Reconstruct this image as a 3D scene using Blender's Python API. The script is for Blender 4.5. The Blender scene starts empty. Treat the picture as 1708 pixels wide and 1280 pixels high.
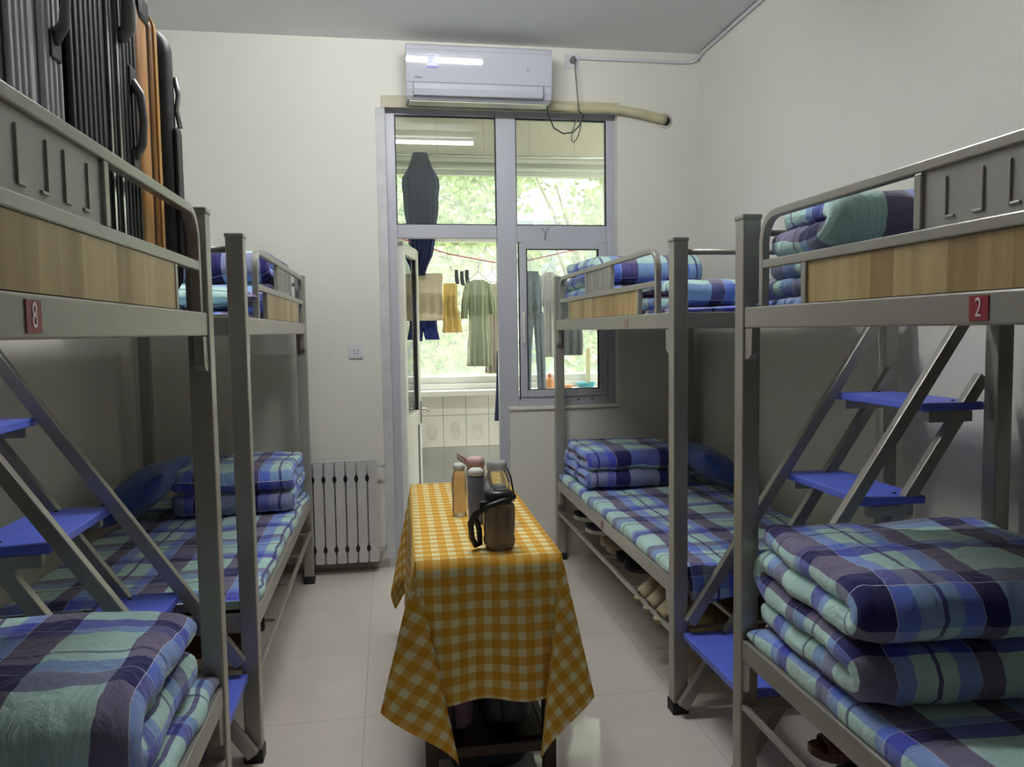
import bpy, math, random
from mathutils import Vector, Matrix, noise
PI = math.pi
sc = bpy.context.scene
COL = sc.collection
rnd = random.Random(7)

# ------------------------------------------------------------------ materials
def s2l(c):
    return tuple((x/12.92 if x <= .04045 else ((x+.055)/1.055)**2.4) for x in c)
def rgb(r, g, b): return s2l((r/255, g/255, b/255))+(1.0,)

class NT:
    """tiny helper round a node tree"""
    def __init__(s, name):
        s.m = bpy.data.materials.new(name); s.m.use_nodes = True
        s.t = s.m.node_tree; s.n = s.t.nodes; s.l = s.t.links
        s.p = s.n['Principled BSDF']; s.out = s.n['Material Output']
    def new(s, typ, **kw):
        n = s.n.new(typ)
        for k, v in kw.items(): setattr(n, k, v)
        return n
    def link(s, a, b): s.l.new(a, b)
    def noise(s, scale, detail=3, vec=None, dist=0.0):
        n = s.new('ShaderNodeTexNoise'); n.inputs['Scale'].default_value = scale
        n.inputs['Detail'].default_value = detail; n.inputs['Distortion'].default_value = dist
        if vec: s.link(vec, n.inputs['Vector'])
        return n
    def ramp(s, fac, stops, interp='LINEAR'):
        r = s.new('ShaderNodeValToRGB'); cr = r.color_ramp; cr.interpolation = interp
        while len(cr.elements) > 1: cr.elements.remove(cr.elements[-1])
        cr.elements[0].position = stops[0][0]; cr.elements[0].color = stops[0][1]
        for p, c in stops[1:]:
            e = cr.elements.new(p); e.color = c
        s.link(fac, r.inputs[0]); return r
    def math(s, op, a, b=None):
        m = s.new('ShaderNodeMath', operation=op)
        for i, v in enumerate((a, b)):
            if v is None: continue
            if isinstance(v, (int, float)): m.inputs[i].default_value = v
            else: s.link(v, m.inputs[i])
        return m.outputs[0]
    def mix(s, fac, a, b, blend='MIX'):
        m = s.new('ShaderNodeMix', data_type='RGBA', blend_type=blend)
        for idx, v in ((0, fac), (6, a), (7, b)):
            if isinstance(v, (int, float)): m.inputs[idx].default_value = v
            elif isinstance(v, tuple): m.inputs[idx].default_value = v
            else: s.link(v, m.inputs[idx])
        return m.outputs[2]
    def bump(s, h, strength=.3, dist=.01):
        b = s.new('ShaderNodeBump'); b.inputs['Strength'].default_value = strength
        b.inputs['Distance'].default_value = dist; s.link(h, b.inputs['Height'])
        s.link(b.outputs[0], s.p.inputs['Normal'])

def mat(name, col, rough=.5, metal=0.0, var=.06, scale=12, bump=0.0, bscale=60, spec=None, coat=0.0, trans=0.0, ior=1.45, sheen=0):
    k = NT(name); tc = k.new('ShaderNodeTexCoord')
    n = k.noise(scale, 4, tc.outputs['Object'])
    c2 = tuple(max(0, x*(1-var*2)) for x in col[:3])+(1,)
    c1 = tuple(min(1, x*(1+var)) for x in col[:3])+(1,)
    r = k.ramp(n.outputs[0], [(.3, c2), (.7, c1)])
    k.link(r.outputs[0], k.p.inputs['Base Color'])
    k.p.inputs['Roughness'].default_value = rough; k.p.inputs['Metallic'].default_value = metal
    if spec is not None: k.p.inputs['Specular IOR Level'].default_value = spec
    if coat: k.p.inputs['Coat Weight'].default_value = coat
    if trans: k.p.inputs['Transmission Weight'].default_value = trans; k.p.inputs['IOR'].default_value = ior
    if sheen: k.p.inputs['Sheen Weight'].default_value = sheen
    if bump:
        b = k.noise(bscale, 3, tc.outputs['Object']); k.bump(b.outputs[0], bump, .004)
    return k.m

M = {}
M['wall'] = mat('painted_wall', rgb(224, 222, 211), .85, var=.02, scale=1.3, bump=.15, bscale=35)
M['ceiling'] = mat('painted_ceiling', rgb(228, 228, 228), .9, var=.02, scale=1.0)
M['metal'] = mat('grey_painted_steel', rgb(160, 157, 148), .3, metal=.35, var=.03, scale=6, bump=.05, bscale=200)
M['panelmetal'] = mat('grey_sheet_steel', rgb(160, 158, 151), .42, metal=.2, var=.04, scale=9)
M['rubber'] = mat('black_rubber', rgb(22, 22, 24), .6)
M['bluestep'] = mat('blue_plastic_step', rgb(98, 116, 224), .38, var=.05, scale=14, bump=.1, bscale=120)
M['pvc'] = mat('white_pvc', rgb(186, 187, 196), .35, var=.02, scale=4)
M['pvcw'] = mat('bright_white_pvc', rgb(228, 226, 220), .35, var=.02, scale=4)
M['gasket'] = mat('black_gasket', rgb(35, 35, 38), .6)
M['trim'] = mat('cream_trim', rgb(196, 190, 164), .7, var=.06, scale=7)
M['acwhite'] = mat('glossy_white_plastic', rgb(188, 189, 198), .035, var=.01, scale=2)
M['acgrey'] = mat('grey_plastic_gap', rgb(120, 122, 128), .4)
M['radiator'] = mat('silver_radiator_paint', rgb(206, 204, 204), .4, metal=.2, var=.03)
M['black'] = mat('black_plastic', rgb(24, 24, 26), .4)
M['foam'] = mat('cream_foam_pipe', rgb(200, 193, 158), .75, var=.07, scale=15, bump=.4, bscale=40)
M['cable'] = mat('grey_cable', rgb(120, 120, 116), .5)
M['cableblk'] = mat('dark_cable', rgb(45, 45, 48), .5)
M['socket'] = mat('white_socket_plastic', rgb(212, 212, 216), .3, var=.01)
M['darkwood'] = mat('dark_brown_wood', rgb(62, 40, 28), .45, var=.2, scale=20)
M['red'] = mat('red_sticker', rgb(150, 34, 44), .5)
M['redfade'] = mat('faded_red_sticker', rgb(150, 84, 80), .5)
M['stickwhite'] = mat('white_numeral_paint', rgb(235, 220, 224), .5)
M['stickpale'] = mat('pale_worn_sticker', rgb(190, 182, 168), .5)
M['pillow'] = mat('navy_pillow_cotton', rgb(68, 98, 168), .9, var=.12, scale=30, bump=.5, bscale=30, sheen=.3)
M['silver'] = mat('silver_ribbed_shell', rgb(176, 178, 182), .35, metal=.35, var=.03)
M['suitblack'] = mat('black_ribbed_shell', rgb(26, 26, 31), .55, var=.1)
M['suitdark'] = mat('dark_grey_nylon', rgb(60, 58, 68), .6, var=.1)
M['mustard'] = mat('mustard_shell', rgb(190, 134, 66), .4, var=.04)
M['mustardlite'] = mat('light_mustard_trim', rgb(214, 160, 88), .4, var=.04)
M['blacknylon'] = mat('black_nylon', rgb(30, 30, 33), .55, var=.15, bump=.4, bscale=60)
M['chrome'] = mat('satin_chrome', rgb(205, 205, 208), .2, metal=.85)
M['greyhandle'] = mat('grey_handle_plastic', rgb(128, 128, 132), .35, metal=.3)
M['bluesteel'] = mat('dark_blue_shell', rgb(52, 68, 88), .3, metal=.4)
M['smoke'] = mat('smoky_brown_plastic', rgb(140, 126, 116), .2, var=.1, trans=.5)
M['clear'] = mat('clear_plastic', rgb(225, 232, 236), .06, trans=.9, var=.01)
M['goldclear'] = mat('pale_gold_clear_plastic', rgb(226, 208, 180), .1, trans=.75, var=.02)
M['pinkpl'] = mat('dusty_pink_plastic', rgb(205, 168, 168), .35)
M['whitecap'] = mat('white_plastic_cap', rgb(225, 225, 222), .3)
M['bluecup'] = mat('grey_blue_plastic', rgb(120, 128, 150), .3, trans=.3)
M['mauve'] = mat('mauve_nylon', rgb(104, 80, 100), .7, var=.1, bump=.3)
M['navybag'] = mat('dark_navy_nylon', rgb(36, 44, 58), .6, var=.15, bump=.3)
M['olive'] = mat('olive_canvas', rgb(128, 118, 70), .85, var=.15, bump=.3)
M['mattress'] = mat('dark_blue_ticking', rgb(60, 70, 120), .9)
M['jeans'] = mat('dark_denim', rgb(44, 54, 92), .9, var=.12, scale=30)
M['beige'] = mat('beige_cotton', rgb(222, 204, 178), .9, var=.05)
M['navycloth'] = mat('navy_cotton', rgb(34, 48, 116), .9, var=.1)
M['yellowcloth'] = mat('golden_yellow_cotton', rgb(234, 200, 122), .9, var=.08)
M['sage'] = mat('sage_green_cotton', rgb(186, 194, 166), .9, var=.05)
M['blush'] = mat('blush_pink_cotton', rgb(206, 192, 184), .9, var=.05)
M['greycloth'] = mat('grey_blue_denim', rgb(118, 130, 144), .9, var=.12, scale=25)
M['whitecloth'] = mat('off_white_cotton', rgb(222, 214, 216), .9, var=.04)
M['dkgrey'] = mat('charcoal_cotton', rgb(92, 92, 98), .9, var=.1)
M['pinkrope'] = mat('pink_rope', rgb(232, 130, 160), .7)
M['hanger'] = mat('white_hanger_plastic', rgb(206, 214, 218), .4)
M['orange'] = mat('orange_plastic', rgb(232, 150, 90), .35)
M['teal'] = mat('teal_plastic', rgb(70, 176, 196), .35)
M['palewood'] = mat('pale_wood', rgb(214, 196, 156), .6, var=.08)
M['shoebeige'] = mat('beige_suede', rgb(170, 156, 128), .85, var=.1, bump=.3)
M['shoeblack'] = mat('black_mesh_fabric', rgb(28, 28, 34), .8)
M['shoenavy'] = mat('navy_mesh_fabric', rgb(40, 44, 62), .8)
M['solewhite'] = mat('white_rubber_sole', rgb(196, 194, 186), .5)
M['shoebrown'] = mat('reddish_brown_leather', rgb(84, 44, 34), .5)
M['leaf'] = mat('tree_leaf', rgb(122, 142, 72), .6, var=.25, scale=2)
M['leaf2'] = mat('pale_tree_leaf', rgb(146, 160, 98), .6, var=.25, scale=2)
M['bark'] = mat('tree_bark', rgb(92, 78, 62), .9, var=.2)
M['grass'] = mat('garden_ground', rgb(120, 130, 90), .95, var=.2, scale=1)
M['facade'] = mat('pale_facade', rgb(205, 200, 192), .9, var=.05, scale=2)
M['farglass'] = mat('grey_window_glass', rgb(110, 118, 132), .15)
M['lampwhite'] = mat('white_lamp_housing', rgb(225, 225, 225), .4)

def wood_mat():
    k = NT('pale_oak_laminate'); tc = k.new('ShaderNodeTexCoord')
    mp = k.new('ShaderNodeMapping'); mp.inputs['Scale'].default_value = (1, 9, .6)
    k.link(tc.outputs['Object'], mp.inputs[0])
    n1 = k.noise(3.0, 6, mp.outputs[0], .6)
    mp2 = k.new('ShaderNodeMapping'); mp2.inputs['Scale'].default_value = (1, 1, .02)
    k.link(tc.outputs['Object'], mp2.inputs[0])
    sx = k.new('ShaderNodeSeparateXYZ'); k.link(mp2.outputs[0], sx.inputs[0])
    strip = k.math('FLOOR', k.math('MULTIPLY', sx.outputs[1], 13.0))
    wn = k.new('ShaderNodeTexWhiteNoise', noise_dimensions='1D'); k.link(strip, wn.inputs['W'])
    a = k.ramp(wn.outputs['Value'], [(0, rgb(160, 132, 84)), (.5, rgb(184, 158, 108)), (1, rgb(200, 178, 130))])
    g = k.ramp(n1.outputs[0], [(.3, (.72, .68, .6, 1)), (.7, (1, 1, 1, 1))])
    k.link(k.mix(1.0, a.outputs[0], g.outputs[0], 'MULTIPLY'), k.p.inputs['Base Color'])
    k.p.inputs['Roughness'].default_value = .4
    return k.m
M['wood'] = wood_mat()

def plaid_mat():
    k = NT('blue_plaid_cotton')
    uv = k.new('ShaderNodeUVMap'); uv.uv_map = 'UVMap'
    sx = k.new('ShaderNodeSeparateXYZ'); k.link(uv.outputs[0], sx.inputs[0])
    W = 1.0
    P = (.20, .17, .28, 1); B = (.28, .42, .82, 1); Mi = (.56, .82, .76, 1); D = (.14, .15, .30, 1); LB = (.34, .46, .84, 1)
    per = .505
    warp = [(0, P), (.085, B), (.130, Mi), (.180, D), (.192, Mi), (.230, B), (.280, P), (.340, Mi)]
    L = (1, 1, 1, 1); Th = (.30, .30, .42, 1); Bl = (.50, .55, 1.0, 1); Pl = (.42, .32, .55, 1); Nv = (.25, .22, .75, 1)
    perv = .47
    weft = [(0, L), (.050, Th), (.059, L), (.095, Bl), (.145, Pl), (.200, L), (.340, Nv), (.395, Bl), (.425, L)]
    u = k.math('FRACT', k.math('DIVIDE', sx.outputs[0], per)); v = k.math('FRACT', k.math('DIVIDE', sx.outputs[1], perv))
    ru = k.ramp(u, [(p/per, c) for p, c in warp], 'CONSTANT')
    rv = k.ramp(v, [(p/perv, c) for p, c in weft], 'CONSTANT')
    bk = (0, 0, 0, 1); wt = (1, 1, 1, 1)
    lu = k.ramp(u, [(0, bk), (.0835/per, wt), (.0865/per, bk), (.2785/per, wt), (.2815/per, bk)], 'CONSTANT')
    lv = k.ramp(v, [(0, bk), (.1435/perv, wt), (.1462/perv, bk), (.394/perv, wt), (.3965/perv, bk)], 'CONSTANT')
    base = k.mix(1.0, ru.outputs[0], rv.outputs[0], 'MULTIPLY')
    mu = k.ramp(u, [(0, wt), (.085/per, bk), (.280/per, wt), (.340/per, bk)], 'CONSTANT')
    mv = k.ramp(v, [(0, bk), (.095/perv, wt), (.200/perv, bk), (.340/perv, wt), (.395/perv, bk)], 'CONSTANT')
    base = k.mix(k.math('MULTIPLY', mu.outputs[0], mv.outputs[0]), base, (.012, .009, .115, 1))
    line = k.mix(1.0, lu.outputs[0], lv.outputs[0], 'LIGHTEN')
    c = k.mix(line, base, (.60, .62, .75, 1))
    n = k.noise(9, 3, uv.outputs[0]); g = k.ramp(n.outputs[0], [(.3, (.86, .86, .86, 1)), (.7, (1, 1, 1, 1))])
    k.link(k.mix(1.0, c, g.outputs[0], 'MULTIPLY'), k.p.inputs['Base Color'])
    k.p.inputs['Roughness'].default_value = .9; k.p.inputs['Sheen Weight'].default_value = .25
    b1 = k.noise(12, 5, uv.outputs[0], 1.6); k.bump(b1.outputs[0], .8, .018)
    return k.m
M['plaid'] = plaid_mat()

def gingham_mat():
    k = NT('yellow_gingham_cotton'); uv = k.new('ShaderNodeUVMap'); uv.uv_map = 'UVMap'
    sx = k.new('ShaderNodeSeparateXYZ'); k.link(uv.outputs[0], sx.inputs[0])
    per = .0505
    bk = (0, 0, 0, 1); wt = (1, 1, 1, 1)
    def st(o): return k.ramp(k.math('FRACT', k.math('DIVIDE', o, per)), [(0, bk), (.02, wt), (.46, wt), (.50, bk), (.98, bk)]).outputs[0]
    s = k.math('MULTIPLY', k.math('ADD', st(sx.outputs[0]), st(sx.outputs[1])), .5)
    r = k.ramp(s, [(0, rgb(224, 160, 36)), (.5, rgb(232, 190, 96)), (1, rgb(242, 236, 190))])
    n = k.noise(6, 3, uv.outputs[0]); g = k.ramp(n.outputs[0], [(.3, (.88, .88, .88, 1)), (.7, (1, 1, 1, 1))])
    k.link(k.mix(1.0, r.outputs[0], g.outputs[0], 'MULTIPLY'), k.p.inputs['Base Color'])
    k.p.inputs['Roughness'].default_value = .85
    b1 = k.noise(11, 3, uv.outputs[0]); k.bump(b1.outputs[0], .3, .01)
    return k.m
M['gingham'] = gingham_mat()

def tile_mat(name, col, grout, sx_, sy_, axes='XY', ox=0, oy=0, rough=.1, gw=.004, var=.03, dark=None):
    k = NT(name); g = k.new('ShaderNodeNewGeometry'); s = k.new('ShaderNodeSeparateXYZ'); k.link(g.outputs['Position'], s.inputs[0])
    ix = 'XYZ'.index(axes[0]); iy = 'XYZ'.index(axes[1])
    def line(o, per, off):
        f = k.math('FRACT', k.math('DIVIDE', k.math('SUBTRACT', o, off), per))
        return k.math('LESS_THAN', f, gw/per)
    ln = k.math('MAXIMUM', line(s.outputs[ix], sx_, ox), line(s.outputs[iy], sy_, oy))
    n = k.noise(2.2, 5, g.outputs['Position'], .8)
    c = k.ramp(n.outputs[0], [(.3, tuple(x*(1-var*2) for x in col[:3])+(1,)), (.7, tuple(min(1, x*(1+var)) for x in col[:3])+(1,))])
    k.link(k.mix(ln, c.outputs[0], grout), k.p.inputs['Base Color'])
    k.p.inputs['Roughness'].default_value = rough
    k.p.inputs['Specular IOR Level'].default_value = .75
    return k.m
M['floor'] = tile_mat('glossy_beige_floor_tile', rgb(226, 217, 207), rgb(198, 190, 182), .60, .60, 'XY', -.12, 2.844, .05, .004)
M['walltile'] = tile_mat('glossy_white_wall_tile', rgb(226, 224, 216), rgb(150, 148, 142), .18, .25, 'XZ', .056, .030, .12, .005)
M['marbletile'] = tile_mat('grey_marble_wall_tile', rgb(178, 178, 172), rgb(150, 148, 142), .36, .60, 'XZ', .056, -.07, .15, .005, var=.12)
M['beigetile'] = tile_mat('beige_wall_tile', rgb(222, 212, 200), rgb(176, 168, 158), .36, .30, 'XZ', .05, 2.761, .2, .005)
M['motif'] = mat('tile_motif_glaze', rgb(218, 213, 203), .15, var=.08)

def glass_mat(name, haze, hazecol, refl=1.0):
    k = NT(name)
    tr = k.new('ShaderNodeBsdfTransparent'); tr.inputs[0].default_value = (.95, .97, .96, 1)
    gl = k.new('ShaderNodeBsdfGlossy'); gl.inputs['Roughness'].default_value = .015
    df = k.new('ShaderNodeBsdfTranslucent'); df.inputs[0].default_value = hazecol
    d2 = k.new('ShaderNodeBsdfDiffuse'); d2.inputs[0].default_value = hazecol
    md = k.new('ShaderNodeMixShader'); md.inputs[0].default_value = .15; k.link(df.outputs[0], md.inputs[1]); k.link(d2.outputs[0], md.inputs[2])
    fr = k.new('ShaderNodeFresnel'); fr.inputs[0].default_value = 1.5
    tc = k.new('ShaderNodeTexCoord'); n = k.noise(5, 5, tc.outputs['Object'], 1.0)
    hz = k.ramp(n.outputs[0], [(.3, (haze*.6,)*3+(1,)), (.7, (haze*1.3,)*3+(1,))])
    m1 = k.new('ShaderNodeMixShader'); k.link(hz.outputs[0], m1.inputs[0]); k.link(tr.outputs[0], m1.inputs[1]); k.link(md.outputs[0], m1.inputs[2])
    m2 = k.new('ShaderNodeMixShader'); k.link(k.math('MULTIPLY', fr.outputs[0], refl), m2.inputs[0]); k.link(m1.outputs[0], m2.inputs[1]); k.link(gl.outputs[0], m2.inputs[2])
    k.link(m2.outputs[0], k.out.inputs[0])
    return k.m
M['glass'] = glass_mat('window_glass', .05, (.85, .87, .86, 1), 1.3)
M['hazeglass'] = glass_mat('dusty_balcony_glass', .16, (.92, .93, .88, 1), .1)

def emit_mat(name, col, s):
    k = NT(name); e = k.new('ShaderNodeEmission'); e.inputs[0].default_value = col; e.inputs[1].default_value = s
    k.link(e.outputs[0], k.out.inputs[0]); return k.m
M['tube'] = emit_mat('lit_tube', (.97, .99, 1, 1), 125.0)

# ------------------------------------------------------------------ mesh builder
class MB:
    def __init__(s): s.v = []; s.f = []; s.sm = []; s.uv = []
    def add(s, verts, faces, smooth=False, uvs=None):
        b = len(s.v); s.v += [Vector(p) for p in verts]
        for i, f in enumerate(faces):
            s.f.append([b+j for j in f]); s.sm.append(smooth); s.uv.append(uvs[i] if uvs else None)
    def box(s, x0, x1, y0, y1, z0, z1, mtx=None):
        if x0 > x1: x0, x1 = x1, x0
        if y0 > y1: y0, y1 = y1, y0
        if z0 > z1: z0, z1 = z1, z0
        v = [Vector(p) for p in ((x0, y0, z0), (x1, y0, z0), (x1, y1, z0), (x0, y1, z0), (x0, y0, z1), (x1, y0, z1), (x1, y1, z1), (x0, y1, z1))]
        if mtx: v = [mtx @ p for p in v]
        s.add(v, [(0, 3, 2, 1), (4, 5, 6, 7), (0, 1, 5, 4), (1, 2, 6, 5), (2, 3, 7, 6), (3, 0, 4, 7)])
        return s
    def beam(s, a, b, w, h, up=(0, 0, 1)):
        """box from a to b; w across, h along 'up'"""
        a = Vector(a); b = Vector(b); d = (b-a).normalized(); up = Vector(up)
        x = d.cross(up)
        if x.length < 1e-4: x = d.cross(Vector((1, 0, 0)))
        x.normalize(); y = x.cross(d).normalized()
        v = []
        for p in (a, b):
            for i, j in ((-1, -1), (1, -1), (1, 1), (-1, 1)): v.append(p+x*(i*w/2)+y*(j*h/2))
        s.add(v, [(0, 3, 2, 1), (4, 5, 6, 7), (0, 1, 5, 4), (1, 2, 6, 5), (2, 3, 7, 6), (3, 0, 4, 7)])
        return s
    def loft(s, rings, caps=True, smooth=True, closed=True, uvs=None):
        n = len(rings[0]); v = [p for r in rings for p in r]; f = []; u = []
        for i in range(len(rings)-1):
            for j in range(n if closed else n-1):
                k = (j+1) % n
                f.append((i*n+j, i*n+k, (i+1)*n+k, (i+1)*n+j))
                if uvs: u.append((uvs[i][j], uvs[i][j+1], uvs[i+1][j+1], uvs[i+1][j]))
        s.add(v, f, smooth, u if uvs else None)
        if caps and closed:
            for r, rev in ((rings[0], True), (rings[-1], False)):
                idx = list(range(n));
                if rev: idx.reverse()
                s.add(r, [idx], False, [tuple((r[q][0], r[q][1]) for q in idx)] if uvs else None)
        return s
    def tube(s, pts, r, n=10, caps=True, closed=False):
        pts = [Vector(p) for p in pts]; rings = []; N = len(pts)
        rr = r if isinstance(r, (list, tuple)) else [r]*N
        ref = None
        for i, p in enumerate(pts):
            if closed: d = pts[(i+1) % N]-pts[i-1]
            else: d = pts[min(i+1, N-1)]-pts[max(i-1, 0)]
            d.normalize()
            if ref is None:
                ref = d.cross(Vector((0, 0, 1)))
                if ref.length < .05: ref = d.cross(Vector((1, 0, 0)))
            ref = (ref-d*ref.dot(d)).normalized(); b = d.cross(ref)
            rings.append([p+ref*(math.cos(2*PI*j/n)*rr[i])+b*(math.sin(2*PI*j/n)*rr[i]) for j in range(n)])
        if closed: rings.append(rings[0]); caps = False
        return s.loft(rings, caps)
    def lathe(s, prof, c, n=24, axis='Z', sx=1, sy=1):
        rings = []
        for r, h in prof:
            ring = []
            for j in range(n):
                a = 2*PI*j/n; x = math.cos(a)*r*sx; y = math.sin(a)*r*sy
                if axis == 'Z': p = (c[0]+x, c[1]+y, c[2]+h)
                elif axis == 'Y': p = (c[0]+x, c[1]+h, c[2]+y)
                else: p = (c[0]+h, c[1]+x, c[2]+y)
                ring.append(Vector(p))
            rings.append(ring)
        return s.loft(rings)
    def prism(s, poly, plane, t0, t1, smooth=False):
        """extrude 2-D polygon; plane 'YZ' extruded along X etc."""
        def P(a, b, t):
            return {'YZ': (t, a, b), 'XZ': (a, t, b), 'XY': (a, b, t)}[plane]
        n = len(poly); v = [P(a, b, t0) for a, b in poly]+[P(a, b, t1) for a, b in poly]
        f = [(i, (i+1) % n, n+(i+1) % n, n+i) for i in range(n)]
        s.add(v, f, smooth); s.add(v, [tuple(reversed(range(n))), tuple(range(n, 2*n))], False)
        return s

def wloc(o):
    p = Vector((0, 0, 0))
    while o: p += o.location; o = o.parent
    return p
def obj(name, mb, m, parent=None, bevel=0.0, subd=0, origin=None, fix=True):
    me = bpy.data.meshes.new(name)
    off = wloc(parent) if parent else Vector((0, 0, 0))
    if origin == 'base' and not parent:
        xs = [p.x for p in mb.v]; ys = [p.y for p in mb.v]; off = Vector(((min(xs)+max(xs))/2, (min(ys)+max(ys))/2, min(p.z for p in mb.v)))
    me.from_pydata([tuple(p-off) for p in mb.v], [], mb.f)
    for i, p in enumerate(me.polygons): p.use_smooth = mb.sm[i]
    if any(u is not None for u in mb.uv):
        lay = me.uv_layers.new(name='UVMap')
        for i, p in enumerate(me.polygons):
            u = mb.uv[i]
            if u:
                for j, li in enumerate(p.loop_indices): lay.data[li].uv = u[j]
    me.validate(); me.update()
    if fix:
        import bmesh
        bm = bmesh.new(); bm.from_mesh(me); bmesh.ops.remove_doubles(bm, verts=bm.verts, dist=1e-5); bmesh.ops.recalc_face_normals(bm, faces=bm.faces); bm.to_mesh(me); bm.free()
    me.materials.append(M[m] if isinstance(m, str) else m)
    o = bpy.data.objects.new(name, me); COL.objects.link(o)
    if parent: o.parent = parent
    elif origin == 'base': o.location = off
    if bevel:
        b = o.modifiers.new('bevel', 'BEVEL'); b.width = bevel; b.segments = 2; b.limit_method = 'ANGLE'; b.angle_limit = math.radians(40)
    if subd:
        b = o.modifiers.new('subdivision', 'SUBSURF'); b.levels = subd; b.render_levels = subd
    return o
def tag(o, label, cat, group=None):
    o['label'] = label; o['category'] = cat
    if group: o['group'] = group
    return o
def thing(name, label, cat, loc, group=None):
    o = bpy.data.objects.new(name, None); COL.objects.link(o); o.location = loc; o.empty_display_size = .05
    return tag(o, label, cat, group)
def struct(name, mb, m, parent=None, bevel=0, **kw):
    o = obj(name, mb, m, parent, bevel, **kw)
    if not parent: o['kind'] = 'structure'
    return o
def sroot(name, loc=(0, 0, 0)):
    o = bpy.data.objects.new(name, None); COL.objects.link(o); o.location = loc; o['kind'] = 'structure'; return o
def textmb(txt, size, mtx, depth=.0005):
    c = bpy.data.curves.new('t', 'FONT'); c.body = txt; c.size = size; c.extrude = depth; c.align_x = 'CENTER'; c.align_y = 'CENTER'
    o = bpy.data.objects.new('t', c); COL.objects.link(o)
    dg = bpy.context.evaluated_depsgraph_get(); me = bpy.data.meshes.new_from_object(o.evaluated_get(dg))
    mb = MB(); mb.add([mtx @ v.co for v in me.vertices], [tuple(p.vertices) for p in me.polygons])
    bpy.data.objects.remove(o); bpy.data.curves.remove(c); bpy.data.meshes.remove(me)
    return mb
def arc(cx, cy, r, a0, a1, n=6):
    return [(cx+r*math.cos(a0+(a1-a0)*i/n), cy+r*math.sin(a0+(a1-a0)*i/n)) for i in range(n+1)]
def rrect(x0, x1, y0, y1, r, n=4):
    return arc(x1-r, y0+r, r, -PI/2, 0, n)+arc(x1-r, y1-r, r, 0, PI/2, n)+arc(x0+r, y1-r, r, PI/2, PI, n)+arc(x0+r, y0+r, r, PI, 1.5*PI, n)
def nz(p, s, seed=0): return noise.noise(Vector((p[0]*s+seed, p[1]*s+seed*.37, p[2]*s-seed*.7)))

# ------------------------------------------------------------------ room
XL, XR, YB, YF, ZC = -1.44, 1.98, 4.70, -3.00, 3.155
struct('floor', MB().box(XL-.15, XR+.15, YF-.15, 6.2, -.12, 0), 'floor')
struct('ceiling', MB().box(XL-.15, XR+.15, YF-.15, YB+.15, ZC, ZC+.12), 'ceiling')
struct('wall_left', MB().box(XL-.15, XL, YF-.15, YB+.15, 0, ZC), 'wall')
struct('wall_right', MB().box(XR, XR+.15, YF-.15, YB+.15, 0, ZC), 'wall')
struct('wall_front', MB().box(XL, XR, YF-.15, YF, 0, ZC), 'wall')
dd = sroot('added_dark_door', (.27, YF, 0))  # unseen dark door added behind the camera to absorb bounce light
obj('absorber_panel', MB().box(-.45, .99, YF, YF+.05, .0, 2.10), 'darkwood', dd, .004)
obj('door_frame', MB().box(-.53, -.45, YF, YF+.07, 0, 2.18).box(.99, 1.07, YF, YF+.07, 0, 2.18).box(-.45, .99, YF, YF+.07, 2.10, 2.18), 'darkwood', dd, .004)
w = MB(); T = .15
w.box(XL, .02, YB, YB+T, 0, ZC); w.box(1.445, XR, YB, YB+T, 0, ZC); w.box(.02, 1.445, YB, YB+T, 2.80, ZC); w.box(.745, 1.445, YB, YB+T, 0, .95)
struct('wall_back', w, 'wall')
b = MB().box(XL, -.015, YB-.008, YB, 0, .055); struct('baseboard_back', b, mat('beige_baseboard', rgb(172, 164, 154), .3))
b = MB().box(XL, XL+.008, YF, YB-.01, 0, .055); struct('baseboard_left', b, 'floor')
b = MB().box(XR-.008, XR, YF, YB-.01, 0, .055); struct('baseboard_right', b, 'floor')
struct('trim_1', MB().box(.0, 1.46, YB-.012, YB, 2.765, 2.835), 'trim', bevel=.002)
struct('trim_2', MB().box(-.035, .02, YB-.006, YB+.02, .0, 2.765), mat('pale_grey_jamb', rgb(200, 200, 200), .6), bevel=.002)
struct('trim_3', MB().box(.74, 1.45, YB-.015, YB+.08, .945, .962), 'wall', bevel=.003)

# window and door unit in the back wall
fy0, fy1 = YB+.07, YB+.13
wr = sroot('window_1', (.73, YB+.1, .95))
f = MB()
f.box(.018, .076, fy0, fy1, 0, 2.80); f.box(1.392, 1.447, fy0, fy1, .96, 2.79)      # outer stiles
f.box(.690, .812, fy0-.01, fy1, 0, 2.79)                                           # mullion
f.box(.076, .690, fy0, fy1, 2.745, 2.79); f.box(.812, 1.392, fy0, fy1, 2.745, 2.79)
f.box(.076, .690, fy0, fy1, 2.012, 2.092); f.box(.812, 1.392, fy0, fy1, 1.985, 2.092)
f.box(.812, 1.392, fy0, fy1, .962, 1.025)
obj('window_frame', f, 'pvc', wr, .004)
g = MB()
for x0, x1, z0, z1 in ((.076, .690, 2.092, 2.745), (.812, 1.392, 2.092, 2.745)):
    for a in ((x0, x0+.006, z0, z1), (x1-.006, x1, z0, z1), (x0, x1, z0, z0+.006), (x0, x1, z1-.006, z1)):
        g.box(a[0], a[1], fy0+.004, fy0+.024, a[2], a[3])
obj('gasket', g, 'gasket', wr)
obj('pane', MB().box(.076, .690, fy0+.02, fy0+.025, 2.092, 2.745), 'glass', wr)
obj('pane', MB().box(.812, 1.392, fy0+.02, fy0+.025, 2.092, 2.745), 'glass', wr)
s = MB(); sy0, sy1 = fy0-.012, fy0+.035
s.box(.826, .870, sy0, sy1, 1.02, 1.985); s.box(1.336, 1.390, sy0, sy1, 1.02, 1.985); s.box(.870, 1.336, sy0, sy1, 1.02, 1.062); s.box(.870, 1.336, sy0, sy1, 1.945, 1.985)
sash = obj('sash', s, 'pvc', wr, .004)
g = MB()
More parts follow.
